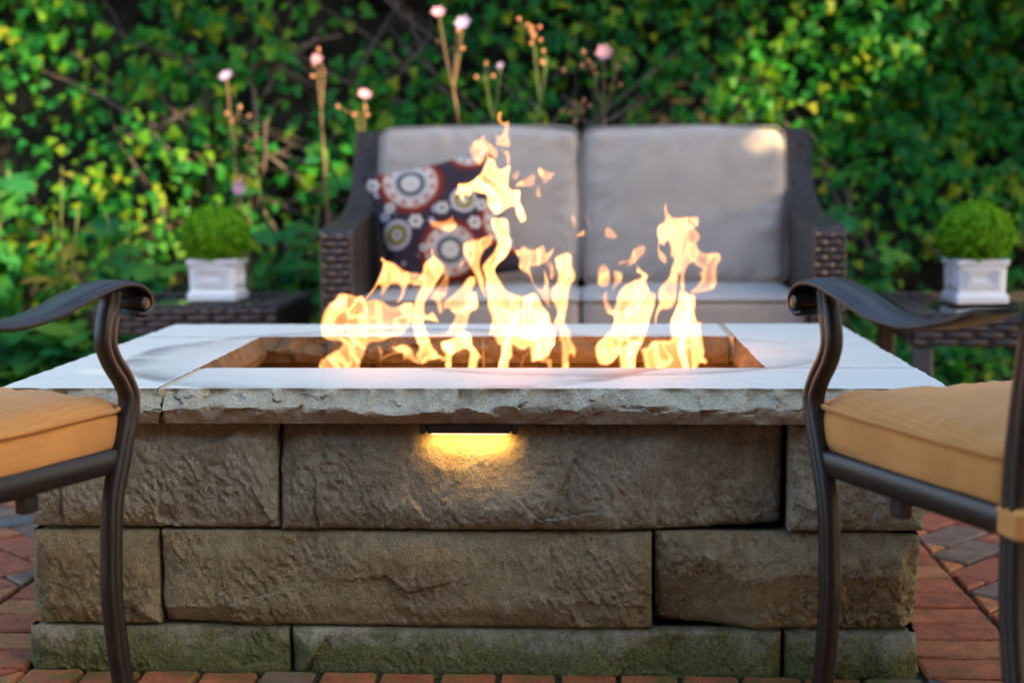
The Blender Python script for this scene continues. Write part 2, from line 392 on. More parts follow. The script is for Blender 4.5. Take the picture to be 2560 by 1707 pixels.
def m_pillow():
    t = NT('medallion_print'); uv = t.n('TexCoord').outputs['UV']
    s = t.n('SeparateXYZ', {0: uv}); u, v = s.outputs[0], s.outputs[1]
    navy = (.040, .028, .040); cream = (.54, .49, .43); rust = (.26, .040, .022); olive = (.24, .20, .055); red = (.42, .075, .060); slate = (.07, .085, .09); lilac = (.36, .31, .37)
    col = None
    def polar(cx, cy):
        du = t.math('SUBTRACT', u, cx); dv = t.math('SUBTRACT', v, cy)
        d = t.math('SQRT', t.math('ADD', t.math('MULTIPLY', du, du), t.math('MULTIPLY', dv, dv)))
        return d, t.math('ARCTAN2', dv, du)
    # background: navy with a scatter of small pale motifs
    vo = t.n('TexVoronoi', {'Vector': t.mapv(uv, (9, 9, 9)), 'Scale': 1.0, 'Randomness': .75}).outputs[0]
    col = t.mix(t.ramp(vo, [(.30, (1, 1, 1)), (.36, (0, 0, 0))]), navy, (.34, .33, .40))
    col = t.mix(t.ramp(vo, [(.10, (1, 1, 1)), (.15, (0, 0, 0))]), col, (.05, .055, .07))
    def over(d, rad, colnode, base):
        return t.mix(t.math('LESS_THAN', d, rad), base, colnode)
    for cx, cy, rad in [(.33, .84, .265), (.50, .23, .25), (1.0, .36, .24), (.84, 1.03, .20), (.0, .08, .17)]:
        d, a = polar(cx, cy); q = t.math('DIVIDE', d, rad)
        c = t.ramp(q, [(0, red), (.05, cream), (.27, cream), (.29, slate), (.44, slate), (.46, cream), (.49, lilac), (.54, cream), (.76, (.50, .42, .33)), (.80, rust), (1, (.10, .014, .014))])
        pet = t.math('GREATER_THAN', t.math('SINE', t.math('MULTIPLY', a, 11)), .15)
        band = t.math('MULTIPLY', t.math('GREATER_THAN', q, .57), t.math('LESS_THAN', q, .72))
        c = t.mix(t.math('MULTIPLY', t.math('MULTIPLY', pet, band), .75), c, red)
        tooth = t.math('MULTIPLY', t.math('GREATER_THAN', t.math('SINE', t.math('MULTIPLY', a, 22)), 0), t.math('MULTIPLY', t.math('GREATER_THAN', q, .40), t.math('LESS_THAN', q, .46)))
        c = t.mix(tooth, c, cream)
        col = over(d, rad, c, col)
    for cx, cy, rad in [(.70, .60, .105), (.12, .46, .115), (1.0, .80, .09), (.24, .02, .08)]:
        d, a = polar(cx, cy); q = t.math('DIVIDE', d, rad)
        c = t.ramp(q, [(0, slate), (.12, slate), (.16, cream), (.32, cream), (.35, olive), (.72, olive), (.75, cream), (.86, lilac), (1, cream)])
        col = over(d, rad, c, col)
    for cx, cy, rad in [(.29, .52, .055), (.52, .57, .05), (.83, .53, .045), (.74, .40, .05), (.12, .68, .04), (.05, .90, .05), (.30, .30, .03), (.93, .62, .035)]:
        d, a = polar(cx, cy); q = t.math('ADD', t.math('DIVIDE', d, rad), t.math('MULTIPLY', t.math('SINE', t.math('MULTIPLY', a, 6)), .12))
        c = t.ramp(q, [(0, slate), (.28, slate), (.36, cream), (1, cream)])
        col = t.mix(t.math('LESS_THAN', q, 1.0), col, c)
    w = t.math('MULTIPLY', t.math('SINE', t.math('MULTIPLY', u, 900)), t.math('SINE', t.math('MULTIPLY', v, 900)))
    t.pbr(Base_Color=col, Roughness=.9, Normal=t.bump(w, .2, .001), Specular_IOR_Level=.2); return t.m

MAT = dict(
    stone=m_split_stone('split_sandstone', light=.86), brown=m_split_stone('brown_sandstone', light=.64, warm=.9), moss=m_split_stone('mossy_sandstone', True, .8), coping=m_split_stone('split_coping', light=1.12), sawn=m_sawn_stone(),
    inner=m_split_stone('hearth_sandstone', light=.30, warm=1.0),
    mortar=m_plain('pale_mortar', (.50, .41, .26), .9, nscale=300, nstr=.4, var=.12),
    brick=m_brick(), brick3=m_brick_warm(), brick2=m_brick(True), joint=m_joint(), soil=m_soil(),
    ivy=m_leaf('ivy_leaf', IVY), ivy_o=m_leaf('ivy_leaf_single', IVY, island=False),
    bark=m_bark(), twig=m_bark('woody_twig', (.050, .040, .032), (.15, .120, .098)),
    weave=m_weave('fine_wicker', 40, 76), strand=m_plain('wicker_strand', (.062, .045, .040), .34, nscale=90, nstr=.25, var=.35, spec=.6),
    steel=m_powder(), cush=m_fabric('taupe_canvas', (.445, .400, .355), 520, 0, .06), tan=m_fabric('wheat_canvas', (.62, .275, .070), 620, 0, .07),
    pipe=m_plain('piping_cord', (.30, .27, .24), .9, nscale=400, nstr=.3), white=m_plain('white_glazed_resin', (.86, .86, .87), .35, nscale=40, var=.03),
    leg=m_plain('grey_metal_leg', (.085, .082, .085), .45, .2, nscale=50, var=.15), glass=m_glass(),
    flame=m_flame(), lamp=m_lamp(), pillow=m_pillow(), dark=m_plain('dark_housing', (.030, .020, .016), .45, .3),
)
# ------------------------------------------------------------------ ground and paving
g = MB(); g.add([(-60, -60, -.06), (60, -60, -.06), (60, 60, -.06), (-60, 60, -.06)], [(0, 1, 2, 3)])
tag(put('ground', g.mesh('ground'), MAT['soil']), kind='structure', label='dark garden soil under the patio and hedge')
PX0, PX1, PY0, PY1 = -3.1, 3.1, -3.2, 2.72
WX0, WX1, WY0, WY1 = -.972, .580, .030, 1.040          # foot of the fire pit
g = MB(); g.box((PX0, PY0, -.055), (PX1, PY1, -.011))
patio = tag(put('patio', g.mesh('patio'), MAT['joint']), kind='structure', label='red and slate-blue brick patio with dark mossy joints')

def clip(poly, a, b, c):
    """keep a*x+b*y<=c"""
    out = []
    for i in range(len(poly)):
        p, q = poly[i], poly[(i + 1) % len(poly)]
        dp, dq = a * p[0] + b * p[1] - c, a * q[0] + b * q[1] - c
        if dp <= 0: out.append(p)
        if dp * dq < 0:
            t = dp / (dp - dq); out.append((p[0] + t * (q[0] - p[0]), p[1] + t * (q[1] - p[1])))
    return out
def area(p): return .5 * abs(sum(p[i][0] * p[(i + 1) % len(p)][1] - p[(i + 1) % len(p)][0] * p[i][1] for i in range(len(p)))) if len(p) > 2 else 0
def brick_mesh(poly, rnd, top=0.0):
    """irregular worn prism from a convex plan outline"""
    P = []
    n = len(poly)
    for i in range(n):
        p = np.array(poly[i]); q = np.array(poly[(i + 1) % n]); L = np.linalg.norm(q - p)
        if L < .012: continue
        d = (q - p) / L; nrm = np.array([d[1], -d[0]])
        m = min(.006, L * .2)
        k = 2 if L < .09 else 3
        for f in np.linspace(m / L, 1 - m / L, k + 1):
            P.append(p + d * L * f + nrm * rnd.uniform(-.0030, .0004))
    P = np.array(P); c = P.mean(0)
    def inset(d):
        v = P - c; l = np.linalg.norm(v, axis=1)[:, None]; return c + v * (1 - d / np.maximum(l, .02))
    k = len(P); T = inset(.0055)
    V = [(x, y, top - .05) for x, y in P] + [(x, y, top - .004) for x, y in P] + [(x, y, top + rnd.uniform(-.0006, .0006)) for x, y in T]
    F = []
    for r_ in (0, 1):
        for j in range(k):
            F.append((r_ * k + j, r_ * k + (j + 1) % k, (r_ + 1) * k + (j + 1) % k, (r_ + 1) * k + j))
    F.append(tuple(2 * k + j for j in range(k)))
    return V, F
BR = []                                                   # (polygon, centre)
J = .0035
def add_brick(poly):
    if len(poly) < 3 or area(poly) < .0012: return
    c = np.mean(poly, 0); BR.append((poly, c))
# soldier course round the foot, mitred at the corners
W2 = .205
def ring_side(n0, n1, fixed, outward, axis):
    n = max(1, int(round((n1 - n0) / .1035))); st = (n1 - n0) / n
    for i in range(n):
        a0, a1 = n0 + i * st + J, n0 + (i + 1) * st - J
        lo, hi = sorted((fixed + outward * .006, fixed + outward * W2))
        r_ = [(a0, lo), (a1, lo), (a1, hi), (a0, hi)] if axis == 0 else [(lo, a0), (hi, a0), (hi, a1), (lo, a1)]
        yield r_
s2 = math.sqrt(.5)
for r_ in ring_side(WX0 - W2, WX1 + W2, WY0, -1, 0):
    p = clip(clip(r_, -s2, s2, s2 * (WY0 - WX0) - .003), s2, s2, s2 * (WY0 + WX1) - .003); add_brick(p)
for r_ in ring_side(WX0 - W2, WX1 + W2, WY1, 1, 0):
    p = clip(clip(r_, -s2, -s2, s2 * (-WX0 - WY1) - .003), s2, -s2, s2 * (WX1 - WY1) - .003); add_brick(p)
for r_ in ring_side(WY0 - W2, WY1 + W2, WX1, 1, 1):
    p = clip(clip(r_, -s2, -s2, s2 * (-WX1 - WY0) - .003), -s2, s2, s2 * (WY1 - WX1) - .003); add_brick(p)
for r_ in ring_side(WY0 - W2, WY1 + W2, WX0, -1, 1):
    p = clip(clip(r_, s2, -s2, s2 * (WX0 - WY0) - .003), s2, s2, s2 * (WX0 + WY1) - .003); add_brick(p)
# herringbone field, cut along the soldier course
BX0, BX1, BY0, BY1 = WX0 - W2 - .004, WX1 + W2 + .004, WY0 - W2 - .004, WY1 + W2 + .004
ca, sa = math.cos(R(47)), math.sin(R(47)); w = .103
def rot(p): return (p[0] * ca - p[1] * sa, p[0] * sa + p[1] * ca)
for i in range(-70, 70):
    for j in range(-70, 70):
        m = (i - j) % 4
        if m == 0: q = [(i * w + J, j * w + J), ((i + 2) * w - J, j * w + J), ((i + 2) * w - J, (j + 1) * w - J), (i * w + J, (j + 1) * w - J)]
        elif m == 3: q = [(i * w + J, j * w + J), ((i + 1) * w - J, j * w + J), ((i + 1) * w - J, (j + 2) * w - J), (i * w + J, (j + 2) * w - J)]
        else: continue
        q = [rot(p) for p in q]; cx, cy = np.mean(q, 0)
        if not (PX0 - .1 < cx < PX1 + .1 and PY0 - .1 < cy < PY1 + .1): continue
        for a, b, c in ((1, 0, PX1), (-1, 0, -PX0), (0, 1, PY1), (0, -1, -PY0)): q = clip(q, a, b, c)
        if len(q) < 3: continue
        inside = [BX0 < x < BX1 and BY0 < y < BY1 for x, y in q]
        if all(inside): continue
        xs = [p[0] for p in q]; ys = [p[1] for p in q]
        if max(xs) > BX0 and min(xs) < BX1 and max(ys) > BY0 and min(ys) < BY1:
            cand = [clip(q, 1, 0, BX0 - J), clip(q, -1, 0, -BX1 - J), clip(q, 0, 1, BY0 - J), clip(q, 0, -1, -BY1 - J)]
            q = max(cand, key=area)
        add_brick(q)
def cam_xy(p):
    d = Vector(p) - M4.translation; z = d.dot(_fw)
    return None if z < .2 else (.5 + 1.3965 * d.dot(_r2) / z, .5 + 1.3965 * d.dot(_u2) / z * 1.5)
def seen(p):
    q = cam_xy(p)
    if q is None or not (-.04 < q[0] < 1.04 and -.06 < q[1] < 1.05): return None
    # hidden behind the pit block?
    C = np.array(M4.translation); D = np.array(p) - C
    for t in np.linspace(.5, .995, 60):
        h = C + D * t
        if WX0 < h[0] < WX1 and WY0 < h[1] < WY1 and h[2] < .5: return None
    return np.linalg.norm(D)
sc_ = []
for k, (poly, c) in enumerate(BR):
    d = seen((c[0], c[1], 0)); sc_.append((d if d is not None else 99 + k * 1e-4, k))
sc_.sort(); keep = set(k for d, k in sc_[:300] if d < 99)
rb = random.Random(3); rest = MB()
for k, (poly, c) in enumerate(BR):
    V, F = brick_mesh(poly, rb, rb.uniform(-.0025, .0015))
    if k in keep:
        V = [(x - c[0], y - c[1], z) for x, y, z in V]
        me = mesh_np('brick', V, F); put('brick', me, MAT['brick3' if (c[1] < .05 and c[1] > -.18 and -1.0 < c[0] < .62) else 'brick'], patio, (c[0], c[1], 0))
    else: rest.add(V, F)
tag(put('paving', rest.mesh('paving'), MAT['brick2'], patio), kind='stuff')

# ------------------------------------------------------------------ fire pit
HT = .499; TC = .059
pit = thing('fire_pit', 'rectangular split-sandstone fire pit with pale sawn stone rim around the flames', 'fire pit', (-.19, .53, 0))
PO = np.array([-.19, .53, 0])
def stone_block(x0, x1, y0, y1, z0, z1, exp, seed, res=(.0028, .03, .0028), bulge=.010, mat='stone', cuts=(), rough=1.0):
    n = [max(2, int(round((b - a) / r_))) for a, b, r_ in zip((x0, y0, z0), (x1, y1, z1), res)]
    I, Q = grid_box(n)
    lo = np.array([x0, y0, z0]); hi = np.array([x1, y1, z1]); V = lo + (hi - lo) * I / np.array(n); D = np.zeros_like(V)
    for face in exp:
        ax = 'xyz'.index(face[1]); sg = 1 if face[0] == '+' else -1
        m = I[:, ax] == (n[ax] if sg > 0 else 0)
        ua = 1 if ax == 0 else 0
        u = V[m, ua]; v = V[m, 2]
        e = np.minimum(np.minimum(u - lo[ua], hi[ua] - u), np.minimum(v - lo[2], hi[2] - v))
        e2 = e + .006 * vn(u * 40, v * 40, None, seed + 5)
        sm = lambda t: np.clip(t, 0, 1) ** 2 * (3 - 2 * np.clip(t, 0, 1))
        a = bulge * sm(e2 / .045)
        a = a + rough * (.0080 * fbm(u * 6, v * 8, None, seed, 2) + .0062 * facets(u * 6.5, v * 7.5, seed + 9, 1.5) * sm(e2 / .02))
        sx = u * 150 + v * 88 + 1.2 * fbm(u * 25, v * 25, None, seed + 3, 2); sy = v * 44 - u * 20
        a_det = rough * (.0034 * fbm(sx, sy, None, seed + 21, 3, .62) + .0018 * vn(u * 150, v * 135, None, seed + 33)) * (.35 + 1.1 * np.clip(.5 + .9 * fbm(u * 7, v * 9, None, seed + 60, 2), 0, 1))
        det = a_det
        for (pu, pv, nu, nv, off, slope) in cuts:
            s_ = (u - pu) * nu + (v - pv) * nv + .012 * fbm(u * 14, v * 14, None, seed + 40, 3)
            a = np.minimum(a, off - slope * s_ + .0022 * fbm(u * 45, v * 45, None, seed + 50, 2))
        a = a + det
        a = a - .010 * np.exp(-np.maximum(e + .002 * vn(u * 60, v * 60, None, seed + 6), 0) / .0045)
        D[m, ax] += sg * a
    V = V + D
    c = np.array([(x0 + x1) / 2, (y0 + y1) / 2, z0])
    me = shade_auto(mesh_np('stone_block', V - c, Q), 55)
    return put('stone_block', me, MAT[mat], pit, c - PO)
Z1, Z2, Z3 = (.2500, .4375), (.0775, .2440), (-.04, .0725)
yF = (.035, .235)
# front, upper course
stone_block(-.966, -.5235, *yF, *Z1, ('-y', '-x'), 101, bulge=.010, cuts=[(-.945, .275, -.9, -.45, .004, .9)])
stone_block(-.5170, .3420, *yF, *Z1, ('-y',), 102, bulge=.013, cuts=[(-.10, .418, 0, 1, .003, .25), (-.480, .40, -.75, .66, .004, .55), (.300, .385, .8, .6, .008, .30), (.03, .32, .86, -.5, .017, .22)])
stone_block(.3490, .577, *yF, *Z1, ('-y', '+x'), 103, bulge=.009)
# front, middle course
stone_block(-.960, -.7370, *yF, *Z2, ('-y', '-x'), 104, bulge=.012, mat='brown')
stone_block(-.7305, .1185, *yF, *Z2, ('-y',), 105, bulge=.011, mat='brown', cuts=[(-.60, .088, -.2, -.98, .004, .8)])
stone_block(.1250, .573, *yF, *Z2, ('-y', '+x'), 106, mat='brown', bulge=.026, rough=1.5, cuts=[(.20, .185, -.55, -.84, .014, .55), (.40, .150, .10, -.99, .018, .34), (.535, .17, .95, -.2, .012, .9), (.17, .20, -.9, .1, .012, .5)])
# front, foot course
stone_block(-.972, -.5110, *yF, *Z3, ('-y', '-x'), 107, bulge=.012, mat='moss')
stone_block(-.5050, .3400, *yF, *Z3, ('-y',), 108, bulge=.010, mat='moss')
stone_block(.3470, .572, *yF, *Z3, ('-y', '+x'), 109, bulge=.012, mat='moss', cuts=[(.55, .05, .8, .5, .008, .6)])
# the other three walls
rs = (.016, .016, .012); rs2 = (.03, .014, .012)
for ci, (z0, z1) in enumerate((Z1, Z2, Z3)):
    mt = 'moss' if ci == 2 else 'stone'
    ys = [.241, .62 + .09 * (-1) ** ci, 1.030]
    for a, b in zip(ys[:-1], ys[1:]):
        bk = ('+y',) if b > 1 else ()
        stone_block(-.966, -.766, a + .003, b - .003, z0, z1, ('-x',) + bk, 120 + ci * 10 + int(a * 10), rs2, mat=mt)
        stone_block(.377, .575, a + .003, b - .003, z0, z1, ('+x',) + bk, 160 + ci * 10 + int(a * 10), rs2, mat=mt)
    xs = [-.760, -.3 + .15 * (-1) ** ci, .371]
    for a, b in zip(xs[:-1], xs[1:]):
        stone_block(a + .003, b - .003, .83, 1.030, z0, z1, ('+y',), 190 + ci * 10 + int(a * 10), rs, mat=mt)
# hearth lining under the rim, thin courses of rough stone seen through the opening
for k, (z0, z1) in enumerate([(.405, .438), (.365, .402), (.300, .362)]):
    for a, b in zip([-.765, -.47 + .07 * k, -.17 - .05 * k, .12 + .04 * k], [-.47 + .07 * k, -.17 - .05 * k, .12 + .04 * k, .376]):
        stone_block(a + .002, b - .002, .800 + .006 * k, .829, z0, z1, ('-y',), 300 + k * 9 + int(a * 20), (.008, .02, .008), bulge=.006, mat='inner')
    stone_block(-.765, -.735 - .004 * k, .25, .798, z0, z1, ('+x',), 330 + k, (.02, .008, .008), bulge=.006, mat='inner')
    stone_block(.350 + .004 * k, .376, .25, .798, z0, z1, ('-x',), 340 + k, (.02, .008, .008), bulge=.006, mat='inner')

def slab(x0, x1, y0, y1, exp, seed):
    z0, z1 = HT - TC, HT
    fine = 'y' in ''.join(exp)
    res = (.0036, .011, .0031)
    n = [max(2, int(round((b - a) / r_))) for a, b, r_ in zip((x0, y0, z0), (x1, y1, z1), res)]
    I, Q = grid_box(n); lo = np.array([x0, y0, z0]); hi = np.array([x1, y1, z1]); V = lo + (hi - lo) * I / np.array(n); D = np.zeros_like(V)
    for face, amp in exp.items():
        ax = 'xyz'.index(face[1]); sg = 1 if face[0] == '+' else -1
        m = I[:, ax] == (n[ax] if sg > 0 else 0); ua = 1 - ax
        u = V[m, ua] + 3.1 * ax + seed; v = (V[m, 2] - z0) / TC
        o = np.zeros_like(u)
        r_ = .47 + .12 * vn(u * 10, o, None, seed) + .09 * vn(u * 33, o, None, seed + 1)
        A = .0245 + .007 * vn(u * 9, o, None, seed + 2) + .003 * vn(u * 30, o, None, seed + 3)
        top = .0005 - .0045 * np.maximum(0, vn(u * 21, o, None, seed + 4)) ** 1.0
        bot = .004 + .0018 * vn(u * 12, o, None, seed + 5)
        a = np.where(v > r_, top + (A - top) * (1 - v) / (1 - r_), bot + (A - bot) * np.clip(v / r_, 0, 1))
        # scooped chisel bites along the upper arris
        ph = u * 15 + .35 * vn(u * 7, v * 1.5, None, seed + 8)
        bite = np.abs(ph - np.floor(ph) - .5) * 2
        a = a - .0140 * (1 - bite ** 2) * 1.3 * np.clip((v - r_ * .7) / .4, 0, 1) * (1 - .8 * np.clip((v - .9) / .1, 0, 1)) * (.62 + .38 * vn(np.floor(ph), o, None, seed + 9))
        a = a + .0062 * facets(u * 19, v * 1.6, seed + 14, 2.0) * np.clip((v - .30) * 4, 0, 1) * np.clip((1 - v) * 5, 0, 1) + .0045 * facets(u * 24, v * 2.4, seed + 11, 1.4) * np.clip(v * 5, 0, 1) * np.clip((1 - v) * 4, 0, 1)
        a = a + (.0016 * fbm(u * 70 + v * 3, v * 4.2, None, seed + 12, 3) + .0007 * vn(u * 210, v * 13, None, seed + 13)) * np.clip((1 - v) * 8, .15, 1)
        D[m, ax] += sg * a * amp
    V = V + D
    c = np.array([(x0 + x1) / 2, (y0 + y1) / 2, z0])
    me = mesh_np('coping_slab', V - c, Q)
    me.materials.append(MAT['coping']); me.materials.append(MAT['sawn'])
    top = (I[Q][:, :, 2] == n[2]).all(1)
    mi = top.astype(np.int32); me.materials.append(MAT['inner'])
    for face, amp in exp.items():                             # faces round the fire are stained by heat
        if amp < 1:
            ax = 'xyz'.index(face[1]); mi[(I[Q][:, :, ax] == (n[ax] if face[0] == '+' else 0)).all(1)] = 2
    me.polygons.foreach_set('material_index', mi); shade_auto(me, 50)
    return put('coping_slab', me, None, pit, c - PO)
OX0, OX1, OY0, OY1 = -.716, .334, .262, .786
slab(OX0 + .013, .609, 0, OY0, {'-y': 1, '+x': 1, '+y': .5}, 3)
slab(-.991, OX0, 0, OY1 - .004, {'-y': 1, '-x': 1, '+x': .55}, 5)
slab(OX1, .609, OY0 + .004, 1.063, {'+x': 1, '+y': 1, '-x': .55}, 7)
slab(-.991, OX1 - .014, OY1, 1.063, {'-x': 1, '+y': 1, '-y': .75}, 9)
def joint(a, b):
    q = MB().box(a, b); c = (np.array(a) + np.array(b)) / 2; c[2] = a[2]
    put('mortar_joint', q.mesh('mortar', shift=c), MAT['mortar'], pit, c - PO)
joint((OX0 + .0005, .0015, HT - TC + .004), (OX0 + .0125, OY0 - .004, HT - .0008))
joint((OX1 - .0135, OY1 + .004, HT - TC + .004), (OX1 - .0005, 1.058, HT - .0012))
joint((OX1 + .004, OY0 + .0005, HT - TC + .004), (.604, OY0 + .0038, HT - .0006))
joint((-.986, OY1 - .0036, HT - TC + .004), (OX0 - .004, OY1 - .0005, HT - .0006))
# burner tray with a bed of lava rock, below the line of sight
q = MB().box((-.73, .252, .24), (.345, .798, .262)); c = np.array([-.19, .53, .24])
tray = put('burner_tray', q.mesh('tray', shift=c), MAT['dark'], pit, c - PO)
q = MB(); rk = random.Random(5)
ico = np.array([(0, 0, 1), (.89, 0, .45), (.28, .85, .45), (-.72, .53, .45), (-.72, -.53, .45), (.28, -.85, .45), (.72, .53, -.45), (-.28, .85, -.45), (-.89, 0, -.45), (-.28, -.85, -.45), (.72, -.53, -.45), (0, 0, -1)])
icf = [(0, 1, 2), (0, 2, 3), (0, 3, 4), (0, 4, 5), (0, 5, 1), (1, 6, 2), (2, 7, 3), (3, 8, 4), (4, 9, 5), (5, 10, 1), (6, 7, 2), (7, 8, 3), (8, 9, 4), (9, 10, 5), (10, 6, 1), (11, 7, 6), (11, 8, 7), (11, 9, 8), (11, 10, 9), (11, 6, 10)]
for _ in range(420):
    s_ = rk.uniform(.014, .028); p = np.array([rk.uniform(-.53, .53), rk.uniform(-.255, .255), .030 + rk.uniform(0, .03)])
    q.add(ico * s_ * np.array([rk.uniform(.7, 1.2) for _ in range(36)]).reshape(12, 3) + p, icf)
tag(put('lava_rock', q.mesh('lava'), MAT['dark'], tray), kind='stuff')

# ------------------------------------------------------------------ under-cap light
lamp = thing('hardscape_light', 'slim dark bronze light bar under the stone rim, glowing amber', 'light', (-.190, .006, .4232))
q = MB().box((-.070, -.012, .0), (.070, .014, .0165), .0025); put('housing', q.mesh('h'), MAT['dark'], lamp)
for s_ in (-1, 1):
    q = MB().box((min(s_ * .0715, s_ * .083), -.013, -.001), (max(s_ * .0715, s_ * .083), .015, .0165), .0025); put('end_cap', q.mesh('e'), MAT['dark'], lamp)
q = MB().box((-.064, .000, -.0030), (.064, .010, -.0003)); put('diffuser', q.mesh('d'), MAT['lamp'], lamp)
ld = bpy.data.lights.new('light_bar_glow', 'AREA'); ld.shape = 'RECTANGLE'; ld.size = .13; ld.size_y = .010; ld.energy = .075; ld.color = (1, .47, .09); ld.spread = R(130)
lo_ = bpy.data.objects.new('light_bar_glow', ld); COL.objects.link(lo_); lo_.parent = lamp; lo_.location = (0, .004, -.0045); lo_.rotation_euler = (R(40), 0, 0)
